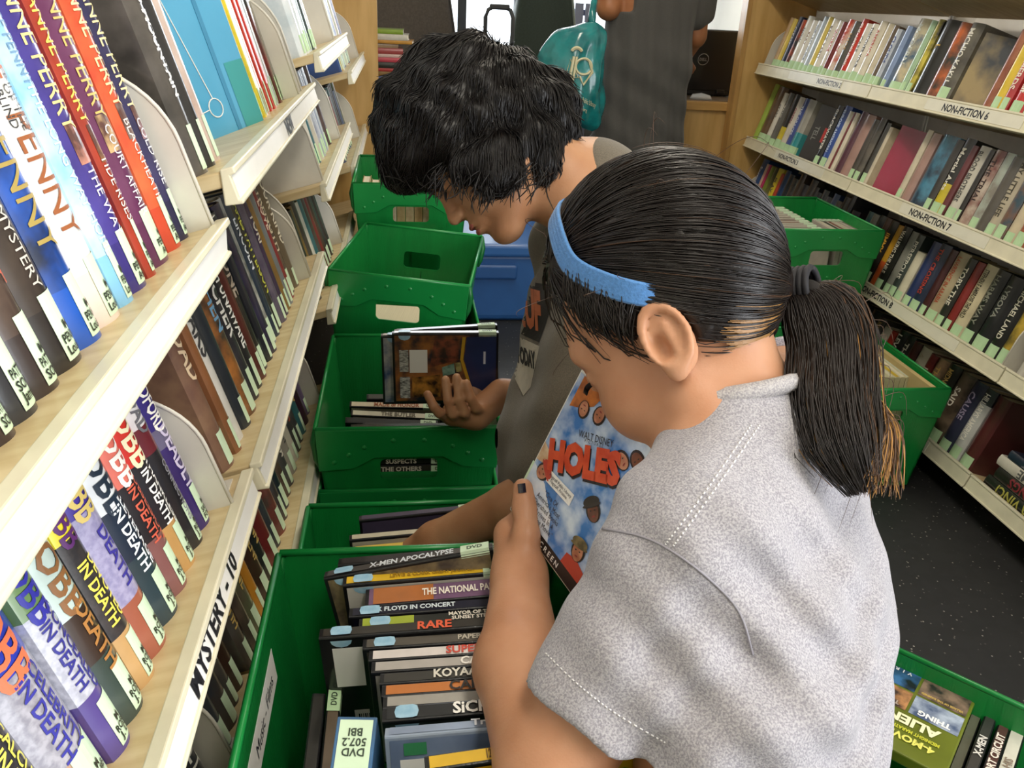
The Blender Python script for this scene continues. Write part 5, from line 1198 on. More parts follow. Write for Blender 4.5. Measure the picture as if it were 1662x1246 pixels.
# left hand: palm, thumb on the cover, four fingers behind the case
pal0 = P(843, 925, 0.880); pal1 = P(831, 868, 0.915)
body += [cap(WRg, pal0, 0.0280, 0.027, 0.012), cap(pal0, pal1, 0.027, 0.021, 0.012)]
body += finger([P(851, 914, .868), P(854, 870, .878), P(852, 824, .893), P(849, 793, .897)], 0.0142, 0.010)
bk = lambda a, b, d: cBL + cex*a + cey*b - cn*d
for i in range(4):
    b0 = 0.012+0.021*i
    body += finger([pal1 + (pal0-pal1)*(0.25*i/3), bk(-0.012, b0+0.0, 0.032), bk(0.018, b0+0.006, 0.044), bk(0.046, b0+0.010, 0.042)], 0.0105 - 0.0008*(i == 3), 0.008)
# right arm, folded behind the case
ELr = P(1090, 985, 0.93); WRr = bk(0.125, 0.045, 0.075)
body += [cap(RSg, ELr, 0.046, 0.038, 0.02), cap(ELr, WRr, 0.036, 0.026, 0.012), cap(WRr, bk(0.09, 0.06, 0.062), 0.026, 0.022, 0.012)]
for i in range(4): body += finger([bk(0.10, 0.04+0.02*i, 0.06), bk(0.085, 0.045+0.02*i, 0.046), bk(0.06, 0.05+0.02*i, 0.042)], 0.0095, 0.006)
me, Vg, Qg = sdf_mesh('girl_body', body, 0.0032, SKIN_G)
gput('body', me)
# shirt
shirt = []
for s_ in (0.18, 0.5, 0.82):
    c0 = LSg+axs_*s_
    shirt += [cap(c0 + (P(1218, 800, .77)-P(1195, 735, .77)), P(1224, 1050, .745)+axs_*(s_-0.5)*0.85, 0.074, 0.084, 0.06), cap(P(1224, 1050, .745)+axs_*(s_-0.5)*0.85, P(1215, 1370, .73)+axs_*(s_-0.5)*0.95, 0.084, 0.095, 0.06)]
shirt += [cap(NBg+0.35*(LSg-NBg)-0.012*CU, LSg, 0.056, 0.062, 0.045), cap(NBg+0.35*(RSg-NBg)-0.012*CU, RSg, 0.056, 0.060, 0.045), cap(NBg-0.03*CU+0.01*CR, NBg+0.05*nrm(np.cross(axs_, cv(0, 0, 1)))*0, 0.064, 0.060, 0.04)]
HEM = P(957, 1164, 0.672); ud = nrm(HEM-LSg)
shirt += [cap(LSg, HEM+ud*0.03, 0.064, 0.060, 0.03)]
shirt += [plane_cut(HEM, ud, (HEM-0.10, HEM+0.10))]
shirt += [capsub(HEM-ud*0.05, HEM+ud*0.05, 0.047, 0.049)]
HEMr = RSg+(ELr-RSg)*0.62; udr = nrm(ELr-RSg)
shirt += [cap(RSg, HEMr, 0.056, 0.054, 0.02)]
nd = nrm(gh.p(-0.03, -0.035, 0)-NBg)
shirt += [capsub(NBg-nd*0.03, NBg+nd*0.14, 0.0535, 0.0535), plane_cut(NBg+nd*0.026, nd, (NBg-0.11, NBg+0.12)),
          plane_cut(P(1252, 1392, .73), cv(0, -1, -0.25), None)]
_ax = nrm(axs_)
def gfold(Q):
    a = (Q-LSg) @ cv(0.55, 0.83, 0); b = (Q-LSg) @ cv(0.8, -0.5, 0.2)
    dist = np.linalg.norm(Q-P(1200, 1040, .68), axis=1); wgt = np.exp(-(dist/0.11)**2)
    dist2 = np.linalg.norm(Q-P(1300, 1180, .66), axis=1); w2 = np.exp(-(dist2/0.13)**2)
    return 0.0085*wgt*np.sin(a*120+b*35) + 0.0075*w2*np.sin(((Q-CAMP) @ cv(-0.5, 0.85, 0))*105+2.0*np.sin(((Q-CAMP) @ CR)*30)) + 0.0018*np.sin(Q[:, 0]*70+Q[:, 2]*45)*np.cos(Q[:, 1]*60)
GREY = heather('aeabaf', '86838a', 'heather_grey')
me, Vs, Qs = sdf_mesh('girl_shirt', shirt, 0.0034, GREY, disp=gfold)
so = gput('t_shirt', me); gb = bvh(Vs, Qs)
SEAM = M('8f8c94', 0.9); STW = M('dcdada', 0.8)
def gseam(*a, **k):
    n0 = set(girl.children); seam(*a, **k)
for nm, pts, r, m_, dash in [('armhole_seam', [(970, 857), (1040, 870), (1092, 895), (1154, 942), (1200, 994), (1222, 1062)], 0.0010, SEAM, None),
                         ('shoulder_stitching', [(1219, 690), (1150, 790), (1080, 884)], 0.0008, STW, 1), ('shoulder_stitching', [(1233, 690), (1163, 790), (1093, 886)], 0.0008, STW, 1),
                         ('hem_stitching', [(886, 1060), (940, 1112), (1000, 1158), (1080, 1205)], 0.0007, STW, 1)]:
    seam(nm, so, gb, pts, r, m_, 60, dash)
# ribbed collar
cr_ = np.cross(nd, cv(0, 0, 1)); cr_ = nrm(cr_); cr2 = np.cross(nd, cr_)
col_ = MB(); col_.tube([NBg + nd*0.021 + (cr_*math.cos(a)+cr2*math.sin(a))*0.0600 for a in np.linspace(0, 2*math.pi, 40)], 0.0085, heather('b9b5b4', '918d92', 'heather_rib'), 8)
co = col_.obj('collar', so, smooth=True)
# trousers
tr = []
for s_ in (-0.30, 0.30):
    hp = hipL + axs_*s_; kn = np.array([hp[0]-0.03, hp[1]+0.01, 0.36]); an = np.array([hp[0]-0.01, hp[1], 0.07])
    tr += [cap(hp+0.02*CU, kn, 0.088, 0.062, 0.03), cap(kn, an, 0.060, 0.046, 0.02)]
tr += [cap(hipL-axs_*0.3, hipL+axs_*0.3, 0.10, 0.10, 0.03), plane_cut((0, 0, 0.055), (0, 0, -1), None)]
me, _, _ = sdf_mesh('girl_trousers', tr, 0.007, M('2a2c33', 0.85, 0, 0.15, 60)); gput('trousers', me)
# hair
HAIR_G = hair_mat('hair_girl', '1d1613', 0.36); HAIR_G2 = hair_mat('hair_girl_brown', '4a3220', 0.4); HAIR_G3 = hair_mat('hair_girl_blonde', 'a0743c', 0.42)
hc = np.array((-0.012, 0.058, 0.0)); hr = np.array((0.115, 0.116, 0.088))
tieP = P(1283, 470, 0.80); tl = gh.ax @ (tieP-gh.o)
def on_hair(q, s=1.0):                                  # push a local point onto the hair ellipsoid
    d = q-hc; return hc + d/np.linalg.norm(d/hr)*s
def front_ok(q): return (q[0]-0.065)*0.80 + (q[1]-0.079)*-0.594 < 0
def nape_ok(q): return q[1] > (-0.004 + (q[0]+0.02)*0.55 if q[0] < -0.02 else -0.032)
hb_p = [ell(gh.p(*hc), gh.ax, hr*0.985, 0.01),
        plane_cut(gh.p(0.065, 0.079, 0), (gh.ax.T @ np.array([0.80, -0.594, 0]))),
        plane_cut(gh.p(-0.02, -0.006, 0), gh.ax.T @ nrm(np.array([0.46, -0.89, 0])), None)]
hb_p[2] = plane_cut(gh.p(-0.02, -0.010, 0), gh.ax.T @ nrm(np.array([0.42, -0.9, 0])), None)
for l_ in (1, -1): hb_p.append(ell(gh.p(-0.010, -0.003, 0.082*l_), gh.ax, (0.027, 0.037, 0.030), 0.004, True))
hb_p += [cap(gh.p(*on_hair(tl, 0.90)), tieP, 0.03, 0.017, 0.03)]
me, Vh, Qh = sdf_mesh('girl_hair', hb_p, 0.0035, HAIR_G, disp=lambda Q: 0.0010*np.sin((Q @ gh.L)*900+(Q @ gh.F)*120))
hb = gput('hair', me)
lines = []; lines2 = []; lines3 = []
tries = 0
while len(lines) < 2600 and tries < 40000:
    tries += 1
    d = rng.normal(size=3); q = on_hair(hc+d*hr, 1.0)
    if not front_ok(q) or not nape_ok(q): continue
    if rng.random() < 0.35:                            # bias towards the hairline
        q = on_hair(q + np.array([0.04, 0.0, 0]), 1.0)
        if not front_ok(q): continue
    n = 11; lift = rng.uniform(0.992, 1.022); ph = rng.uniform(0, 6.28); pts = []
    ln = rng.uniform(0.45, 1.0)
    for i in range(n):
        t = i/(n-1)*ln; te = t**1.15
        w_ = (1-te)*q + te*tl
        s_ = lift + 0.012*math.sin(t*6+ph)*0.4
        r = on_hair(w_, s_)
        blend = max(0.0, (te-0.82)/0.18); r = (1-blend)*r + blend*(tl + rng.normal(size=3)*0.001)
        pts.append(gh.p(*r))
    lines.append(pts)
    if rng.random() < 0.10: lines2.append(np.array(pts)+rng.normal(size=3)*0.0015)
# wisps at the temple falling forward of the ear
for _ in range(420):
    f0 = rng.uniform(-0.005, 0.062); q0 = np.array([f0-0.02, 0.079+(f0-0.065)*1.35+rng.uniform(0.015, 0.05), 0.08]); q0 = on_hair(q0, 1.01)
    end = on_hair(q0 + np.array([rng.uniform(0.0, 0.03), rng.uniform(-0.055, -0.03), 0]), rng.uniform(0.97, 1.03))
    pts = [gh.p(*((1-t)*q0 + t*end + np.array([0.004, 0, 0.005])*math.sin(t*3.1))) for t in np.linspace(0, 1, 11)]
    lines.append(pts)
for _ in range(34):                                    # loose fly-away hairs round the head
    d = rng.normal(size=3); q = on_hair(hc+d*hr, 1.0)
    if q[1] < 0.03: continue
    e = q + (q-hc)*rng.uniform(0.05, 0.2) + rng.normal(size=3)*0.018
    pts = [gh.p(*((1-t)*q + t*e + (q-hc)*0.15*math.sin(t*3.14))) for t in np.linspace(0, 1, 11)]
    lines2.append(pts)
def ear_free(L_):
    q = (np.array(L_)-gh.o) @ gh.ax.T; d = (np.abs(q)-np.array([0, 0, 0.082])-np.array([0, 0, 0])); qq = np.stack([(q[:, 0]+0.010)/0.025, (q[:, 1]+0.003)/0.035, (np.abs(q[:, 2])-0.082)/0.03], 1)
    return (np.linalg.norm(qq, axis=1) > 1).all()
lines = [l_ for l_ in lines if ear_free(l_)]; lines2 = [l_ for l_ in lines2 if ear_free(l_)]
rad = rng.uniform(0.0005, 0.0011, len(lines))
o = gput('hair_strands', strands_mesh('hair_strands', lines, rad, HAIR_G)); o['kind'] = 'stuff'
o = gput('brown_hair_strands', strands_mesh('brown_hair_strands', lines2, 0.00032, HAIR_G2)); o['kind'] = 'stuff'
# ponytail
pc = bez([P(1283, 470, .80), P(1318, 474, .785), P(1345, 540, .760), P(1350, 630, .725), P(1368, 720, .690), P(1408, 812, .672)], 24)
pw = np.interp(np.linspace(0, 1, 24), [0, 0.08, 0.3, 0.55, 0.8, 1], [0.008, 0.017, 0.036, 0.040, 0.032, 0.009])
pl, plb, plg = [], [], []
pa = CR*0.94+CU*0.34; pb_ = CF
for i in range(3000):
    r = math.sqrt(rng.random()); a = rng.uniform(0, 6.283); u, v = r*math.cos(a), r*math.sin(a)*0.55
    m = int(rng.uniform(12, 24)); ph = rng.uniform(0, 6.28); sp = rng.normal()*0.15
    tt = np.linspace(0, m-1, 12); pts = []
    for t in tt:
        i0 = min(int(t), 22); f = t-i0; c = pc[i0]*(1-f)+pc[i0+1]*f; w_ = pw[i0]*(1-f)+pw[i0+1]*f
        pts.append(c + pa*(u+sp*t/23+0.06*math.sin(t*0.5+ph))*w_ + pb_*v*w_)
    if u > 0.45 and rng.random() < 0.35: plb.append(pts)
    elif rng.random() < 0.03: plg.append(pts)
    else: pl.append(pts)
for i in range(110):                                   # brownish ragged tips at the right
    s0 = pc[15]+pa*rng.uniform(0.01, 0.035); e = P(rng.uniform(1400, 1468), rng.uniform(770, 812), 0.668)
    mid = (s0+e)/2 + pa*rng.uniform(0.005, 0.02)
    (plg if rng.random() < 0.45 else plb).append(list(bez([s0, mid, e], 12)))
core = [cap(pc[i], pc[i+1], pw[i]*0.28, pw[i+1]*0.28, 0.01) for i in range(0, 22)]
me, _, _ = sdf_mesh('ponytail_core', core, 0.004, M('15100e', 0.85)); pt = gput('ponytail', me)
for nm, L_, mt, r in (('ponytail_strands', pl, HAIR_G, 0.0010), ('ponytail_brown_strands', plb, HAIR_G2, 0.0008), ('ponytail_blonde_strands', plg, HAIR_G3, 0.0008)):
    o = mobj(nm, strands_mesh(nm, L_, r, mt), pt); o['kind'] = 'stuff'
fly = []
for i in range(70):
    k = rng.integers(2, 20); s0 = pc[k]+pa*rng.uniform(-1, 1)*pw[k]; e = s0 + pa*rng.uniform(-0.01, 0.05) - CU*rng.uniform(0.0, 0.07)
    fly.append(list(bez([s0, (s0+e)/2+pa*0.015+CU*0.01, e], 12)))
o = mobj('flyaway_strands', strands_mesh('flyaway_strands', fly, 0.00035, HAIR_G2), pt); o['kind'] = 'stuff'
# hair tie
td = nrm(pc[2]-pc[0]); t1_ = nrm(np.cross(td, CF)); t2_ = np.cross(td, t1_); ht = MB()
for k in range(4): ht.tube([pc[0]+td*(0.004+0.0055*k) + (t1_*math.cos(a)+t2_*math.sin(a))*(0.0185) for a in np.linspace(0, 2*math.pi, 26)], 0.0036, M('17161c', 0.7), 6)
o = ht.obj('hair_tie', girl, GI, smooth=True)
# blonde underlayer above the nape
bl = []
for i in range(220):
    q0 = on_hair(np.array([rng.uniform(-0.075, -0.045), rng.uniform(-0.035, 0.0), rng.uniform(0.03, 0.06)]), rng.uniform(0.985, 1.012))
    pts = []
    for t in np.linspace(0, 1, 12):
        w_ = (1-t)*q0 + t*tl; r = on_hair(w_, 1.005); b_ = max(0, (t-.8)/.2); pts.append(gh.p(*((1-b_)*r+b_*tl)))
    bl.append(pts)
o = gput('blonde_underlayer', strands_mesh('blonde_underlayer', bl, 0.0009, HAIR_G3)); o['kind'] = 'stuff'
# headband: ribbed blue ribbon over the hair
hbm = MB(); ribs = 5
HB = M('4f86c4', 0.75, 0, 0.15, 300, bump=0.3, bscale=500, sheen=0.2)
half = [(0.050, 0.079, 0.050), (0.045, 0.041, 0.075), (0.022, 0.010, 0.087), (-0.010, -0.020, 0.086)]
path = bez([(a, b, -c) for a, b, c in reversed(half)] + [(0.052, 0.102, 0.0)] + half, 70)
vs = []; fs = []; ths = range(70)
for j in ths:
    d_ = path[j]; tg = path[min(j+1, 69)]-path[max(j-1, 0)]; wv = nrm(np.cross(nrm(tg), nrm(d_)))
    for k in range(ribs*2+1):
        off = (k/(ribs*2)-0.5)*0.020
        q = on_hair(on_hair(hc+d_, 1.03)+wv*off, 1.034 + (0.010 if k % 2 else 0.0) - 0.07*max(0.0, (abs(j-34.5)-28)/6.5)**2)
        vs.append(tuple(gh.p(*q)))
n_ = ribs*2+1
for j in range(len(ths)-1):
    for k in range(n_-1): fs.append((j*n_+k, j*n_+k+1, (j+1)*n_+k+1, (j+1)*n_+k))
o = hbm.add(vs, fs, HB).obj('headband', girl, GI, smooth=True)
sol = o.modifiers.new('thick', 'SOLIDIFY'); sol.thickness = 0.003; sol.offset = 0
# eyelashes and brow on her visible side
el = []
for i in range(26):
    a = i/25; q = np.array([0.0905-0.004*a, -0.001-0.004*math.sin(a*3.14), 0.022+0.020*a]); e = q + np.array([0.010, -0.006, 0.003])
    el.append([gh.p(*((1-t)*q+t*e+np.array([0, 0.002, 0])*math.sin(t*3))) for t in np.linspace(0, 1, 6)])
o = gput('eyelashes', strands_mesh('eyelashes', el, 0.0006, BLACK)); o['kind'] = 'stuff'
# dark polish on the thumb nail
tn = P(847, 792, 0.884)
nb = MB(); ax1 = nrm(P(851, 780, .895)-P(856, 820, .896)); ax2 = nrm(np.cross(ax1, CF)); ax3 = np.cross(ax2, ax1)
vs = []; fs = []
for i in range(7):
    for j in range(6):
        a = (i/6-0.5)*0.010; b = (j/5-0.5)*0.0085
        vs.append(tuple(tn + ax1*a + ax2*b + ax3*(-0.0) - nrm(tn-CAMP)*(0.0012 - 55*b*b)))
for i in range(6):
    for j in range(5): fs.append((i*6+j, i*6+j+1, i*6+j+7, i*6+j+6))
o = nb.add(vs, fs, M('1c1a2a', 0.2, 0.6)).obj('thumb_nail', girl, GI, smooth=True)

# ===== the DVD case she holds: white keep-case, blue clouded cover with the title
Tc = frame(cBL, cex, cey, cn)
hd = empty('dvd_case', label='white DVD case with orange title on clouded blue cover, held in one hand', cat='dvd', mat=Tc)
MB().box((0, 0, -0.014), (0.135, 0.19, 0), M('e9ebe2', 0.3, 0.2)).obj('case_shell', hd, bevel=0.002)
def clouds():
    m = bpy.data.materials.new('cloud_print'); m.use_nodes = True; nt = m.node_tree; b = nt.nodes['Principled BSDF']
    tc = nt.nodes.new('ShaderNodeTexCoord'); n = nt.nodes.new('ShaderNodeTexNoise'); n.inputs['Scale'].default_value = 26; n.inputs['Detail'].default_value = 5
    nt.links.new(tc.outputs['Object'], n.inputs['Vector']); r = nt.nodes.new('ShaderNodeValToRGB'); nt.links.new(n.outputs[0], r.inputs[0])
    r.color_ramp.elements[0].position = 0.40; r.color_ramp.elements[0].color = lin('3f78bd'); r.color_ramp.elements[1].position = 0.66; r.color_ramp.elements[1].color = lin('d4e2f0')
    nt.links.new(r.outputs[0], b.inputs['Base Color']); b.inputs['Roughness'].default_value = 0.25; b.inputs['Coat Weight'].default_value = 0.5
    return m
ci = MB().add([(0.003, 0.003, 0.0006), (0.131, 0.003, 0.0006), (0.131, 0.187, 0.0006), (0.003, 0.187, 0.0006)], [(0, 1, 2, 3)], clouds()).obj('cover_print', hd)
def cq(pts, m, nm, z=0.0011): return MB().add([(a, b, z) for a, b in pts], [tuple(range(len(pts)))], m).obj(nm, hd)
cq([(0.003, 0.003), (0.131, 0.003), (0.131, 0.0165), (0.003, 0.0165)], M('1d1c1e', 0.3, 0.4), 'title_strip')
cq([(0.003, 0.0165), (0.072, 0.0165), (0.060, 0.040), (0.030, 0.062), (0.003, 0.070)], M('e6eaf0', 0.3, 0.4, col2='b8cce4', scale=40), 'pale_cloud')
text_obj('cover_lettering', hd, 'W I D E S C R E E N', ink('e8e6e0'), 0.006, Matrix.Translation((0.062, 0.0097, 0.0018)), maxw=0.085)
R_ = Matrix.Rotation(math.radians(30), 4, 'Z')
for dz, c, nm, dx in ((0.0014, '2a2224', 'title_shadow', 0.0022), (0.0022, 'd4532e', 'title_letters', 0)):
    text_obj(nm, hd, 'HOLES', M(c, 0.35, 0.3, col2=('c2401f' if dx == 0 else None), scale=60) , 0.029, Matrix.Translation((0.062+dx, 0.118-dx, dz)) @ R_ @ Matrix(((1, 0.0, 0, 0), (0, 1, 0, 0), (0, 0, 1, 0), (0, 0, 0, 1))), maxw=0.106, bold=0.07)
text_obj('cover_lettering', hd, 'WALT DISNEY', ink('22222a'), 0.0075, Matrix.Translation((0.062, 0.147, 0.0016)) @ Matrix.Rotation(math.radians(25), 4, 'Z'), maxw=0.05, bold=0.0)
text_obj('cover_lettering', hd, 'P I C T U R E S', ink('3a3a44'), 0.003, Matrix.Translation((0.063, 0.1415, 0.0016)) @ Matrix.Rotation(math.radians(25), 4, 'Z'), maxw=0.04, bold=0.0)
text_obj('cover_lettering', hd, '"One Of\nAmerica\'s Most\nCherished Books\n...Arrives In A\nWinning Movie."', ink('2a2c3a'), 0.0062, Matrix.Translation((0.050, 0.040, 0.0016)) @ Matrix.Rotation(math.radians(6), 4, 'Z'), maxw=0.046, bold=0.0)
cq([(0.030, 0.066), (0.074, 0.069), (0.073, 0.083), (0.029, 0.080)], WHITE, 'library_sticker', 0.0016)
text_obj('sticker_lettering', hd, 'Flagstaff Public Library\nFlagstaff, Arizona', ink('3a3c4a'), 0.0038, Matrix.Translation((0.0515, 0.0745, 0.0022)) @ Matrix.Rotation(math.radians(4), 4, 'Z'), maxw=0.040, bold=0.0)
# generic printed heads with hats round the edge of the cover
SKP = M('c98d6c', 0.35, 0.4, col2='a86a4c', scale=70); DKP = M('2c2420', 0.35, 0.4); HTP = M('8a7a52', 0.35, 0.4, col2='5a5034', scale=90); RDP = M('b8402e', 0.35, 0.4); CRP = M('d8c4a4', 0.35, 0.4, col2='b88a62', scale=60); BRP = M('7a4a30', 0.35, 0.4, col2='5a3424', scale=60)
def disc(cx_, cy_, rx, ry, m, nm, z, n=16, rot=0): 
    return cq([(cx_+rx*math.cos(a)*math.cos(rot)-ry*math.sin(a)*math.sin(rot), cy_+rx*math.cos(a)*math.sin(rot)+ry*math.sin(a)*math.cos(rot)) for a in [2*math.pi*k/n for k in range(n)]], m, nm, z)
def phead(x, y, s, rot, skin, hat, hatm):
    c_, s_ = math.cos(rot), math.sin(rot)
    f = lambda a, b: (x+s*(a*c_-b*s_), y+s*(a*s_+b*c_))
    disc(*f(0, 0.1), 0.98*s, 1.15*s, DKP, 'printed_hair', 0.0013, rot=rot); disc(x, y, 0.74*s, 0.98*s, skin, 'printed_face', 0.0017, rot=rot)
    if hat: disc(*f(0, 0.95), 1.1*s, 0.55*s, hatm, 'printed_hat', 0.0021, rot=rot); disc(*f(0, 0.62), 1.25*s, 0.22*s, hatm, 'printed_hat_brim', 0.0023, rot=rot)
    for e in (-0.28, 0.28): disc(*f(e, 0.12), 0.12*s, 0.07*s, DKP, 'printed_eye', 0.0021, rot=rot)
    disc(*f(0, -0.45), 0.24*s, 0.09*s, M('8a3a34', 0.4), 'printed_mouth', 0.0021, rot=rot)
phead(0.112, 0.042, 0.0105, 0.25, SKP, True, HTP); phead(0.104, 0.088, 0.0105, 0.9, BRP, True, DKP); phead(0.020, 0.070, 0.0100, -0.6, SKP, True, RDP)
phead(0.104, 0.152, 0.0095, 1.4, SKP, False, HTP); phead(0.120, 0.164, 0.0095, 1.2, BRP, False, HTP); phead(0.052, 0.168, 0.0090, 3.1, SKP, False, HTP); phead(0.030, 0.160, 0.0085, 3.3, SKP, False, HTP)
cq([(0.010, 0.187), (0.010, 0.150), (0.026, 0.158), (0.040, 0.170), (0.046, 0.187)], M('c8742e', 0.35, 0.4, col2='8a4a24', scale=50), 'printed_clothing', 0.0012)
cq([(0.003, 0.075), (0.003, 0.098), (0.020, 0.092), (0.026, 0.080)], CRP, 'printed_clothing', 0.0012); cq([(0.098, 0.0165), (0.131, 0.0165), (0.131, 0.030), (0.115, 0.034), (0.100, 0.030)], RDP, 'printed_clothing', 0.0012)
cq([(0.0, 0.020), (0.003, 0.020), (0.003, 0.070), (0.0, 0.070)], MINT, 'call_number_label', 0.0013)
# second case held behind it
Tc2 = frame(cBL - cn*0.0165 - cex*0.006 + cey*0.010, nrm(cex+cey*0.05), nrm(cey-cex*0.05), cn)
sc_ = MB().box((0, 0, -0.014), (0.135, 0.19, 0), M('d8d2b4', 0.4, 0.2, 0.1, 20)).obj('dvd_case', None, Tc2, bevel=0.002); meta(sc_, 'cream case held behind the blue-covered DVD, mint edge showing', 'dvd')
MB().add([(0.0, 0.015, 0.0004), (0.012, 0.015, 0.0004), (0.012, 0.085, 0.0004), (0.0, 0.085, 0.0004)], [(0, 1, 2, 3)], MINT).obj('call_number_label', sc_)
MB().box((-0.0006, 0.015, -0.013), (0.0, 0.085, 0.0), MINT).obj('edge_label', sc_)
# ===== the boy in the olive shirt
boy = empty('person', tuple(at(950, 600, D=1.22)*np.array([1, 1, 0])), 'person with black tousled hair and olive printed T-shirt, bending over totes', 'person')
BI = Matrix.Translation(boy.location).inverted()
def bput(name, me): o = mobj(name, me, boy); o.matrix_local = BI; return o
BF = cv(-0.64, -0.76, 0.02); BU = cv(-0.76, 0.64, 0.0)
bh = Head(P(793, 238, 1.12), BF, BU, 0.95)
NBb = P(965, 300, 1.16); LSb = P(1010, 425, 1.10); RSb = P(925, 395, 1.38)
ELb = P(935, 770, 1.13); WRb = P(706, 876, 1.215)
ELf = P(935, 640, 1.47); WRf = P(815, 640, 1.505)
bb_ = bh.prims(ears=(), chub=0.003)
bb_ += [cap(bh.p(-0.035, -0.030, 0), P(925, 305, 1.14), 0.050, 0.054, 0.03), cap(P(925, 305, 1.14), NBb, 0.054, 0.056, 0.03)]
ab = RSb-LSb
for s_ in (0.25, 0.5, 0.75):
    c0 = LSb+ab*s_
    bb_ += [cap(c0+(P(975, 520, 1.2)-P(975, 410, 1.2)), P(940, 740, 1.23)+ab*(s_-0.5)*0.75, 0.070, 0.074, 0.05), cap(P(940, 740, 1.23)+ab*(s_-0.5)*0.75, P(945, 1000, 1.26)+ab*(s_-0.5)*0.8, 0.074, 0.08, 0.05)]
hipB = P(968, 1070, 1.26)
for s_ in (-0.27, 0.27):
    hp = hipB+ab*s_; kn = np.array([hp[0], hp[1]+0.01, 0.33]); an = np.array([hp[0]+0.02, hp[1], 0.06])
    bb_ += [cap(hp, kn, 0.07, 0.05, 0.03), cap(kn, an, 0.048, 0.033, 0.02), cap(an-np.array([0, 0, 0.03]), an+np.array([-0.12, 0, -0.035]), 0.03, 0.022, 0.01)]
bb_ += [cap(NBb, LSb, 0.05, 0.048, 0.03), cap(NBb, RSb, 0.05, 0.048, 0.03), cap(LSb, ELb, 0.045, 0.038, 0.02), cap(ELb, P(835, 822, 1.165), 0.037, 0.036, 0.012), cap(P(835, 822, 1.165), WRb, 0.036, 0.026, 0.012)]
hand = P(664, 906, 1.235); bb_ += [cap(WRb, hand, 0.026, 0.026, 0.012)]
for i in range(4): bb_ += finger([hand+CF*(0.018-0.012*i), hand+CF*(0.022-0.016*i)-CR*0.035-CU*0.02, hand+CF*(0.02-0.015*i)-CR*0.05-CU*0.045], 0.0095, 0.006)
bb_ += finger([WRb+CU*-0.01-CF*0.015, hand-CF*0.04, hand-CF*0.045-CR*0.03-CU*0.03], 0.011, 0.008)
bb_ += [cap(RSb, ELf, 0.045, 0.037, 0.02), cap(ELf, WRf, 0.036, 0.026, 0.012)]
# far hand closing on the cases from below: palm under/behind, fingers over the front
pm = P(772, 672, 1.487)
bb_ += [cap(WRf, pm, 0.027, 0.028, 0.012), cap(pm, P(735, 672, 1.480), 0.026, 0.022, 0.012)]
for (kx, ky), (mx_, my_), (tx_, ty_) in (((722, 676), (704, 660), (694, 640)), ((742, 678), (727, 650), (723, 616)), ((762, 676), (745, 648), (741, 612)), ((782, 668), (764, 646), (757, 622))):
    bb_ += finger([P(kx, ky, 1.470), P(0.5*(kx+mx_), ky-6, 1.449), P(mx_, my_, 1.441), P(tx_, ty_, 1.440)], 0.0098, 0.003)
bb_ += finger([pm+CF*0.02, P(775, 640, 1.530), P(752, 612, 1.528)], 0.011, 0.008)
me, Vb, Qb = sdf_mesh('boy_body', bb_, 0.0036, SKIN_B)
bput('body', me)
bs = []
for s_ in (0.2, 0.5, 0.8):
    c0 = LSb+ab*s_
    bs += [cap(c0+(P(975, 520, 1.2)-P(975, 410, 1.2)), P(940, 740, 1.23)+ab*(s_-0.5)*0.85, 0.084, 0.092, 0.06), cap(P(940, 740, 1.23)+ab*(s_-0.5)*0.85, P(938, 1010, 1.26)+ab*(s_-0.5)*0.9, 0.092, 0.10, 0.06)]
hmB = LSb+(ELb-LSb)*0.60; udb = nrm(ELb-LSb); hmF = RSb+(ELf-RSb)*0.62; udf = nrm(ELf-RSb)
bs += [cap(NBb+0.3*(LSb-NBb), LSb, 0.060, 0.062, 0.04), cap(NBb+0.3*(RSb-NBb), RSb, 0.060, 0.062, 0.04), cap(NBb-0.03*CU, NBb, 0.066, 0.066, 0.04), cap(LSb, hmB+udb*0.03, 0.063, 0.066, 0.03), cap(RSb, hmF+udf*0.03, 0.060, 0.064, 0.03)]
bs += [plane_cut(hmB, udb, (hmB-0.09, hmB+0.09))] if False else []
ndb = nrm(P(925, 305, 1.14)-NBb + 0.2*(bh.p(-0.035, -0.03, 0)-NBb))
bs += [capsub(NBb-0.02*CU, P(905, 318, 1.13), 0.060, 0.064), capsub(P(905, 318, 1.13), bh.p(-0.02, -0.05, 0), 0.066, 0.07), capsub(P(880, 400, 1.14), P(900, 330, 1.13), 0.030, 0.05),
       plane_cut(P(938, 1010, 1.26), cv(0, -1, -0.2), None)]
def bfold(Q):
    d = np.linalg.norm(Q-P(900, 640, 1.16), axis=1); w_ = np.exp(-(d/0.12)**2)
    return 0.005*w_*np.sin(((Q-CAMP) @ cv(0.9, -0.25, 0))*110) + 0.0015*np.sin(Q[:, 2]*60+Q[:, 1]*50)
OLIVE = heather('6a6152', '5a5245', 'olive_cloth')
me, Vbs, Qbs = sdf_mesh('boy_shirt', bs, 0.0042, OLIVE, disp=bfold)
bso = bput('t_shirt', me); bbv = bvh(Vbs, Qbs)
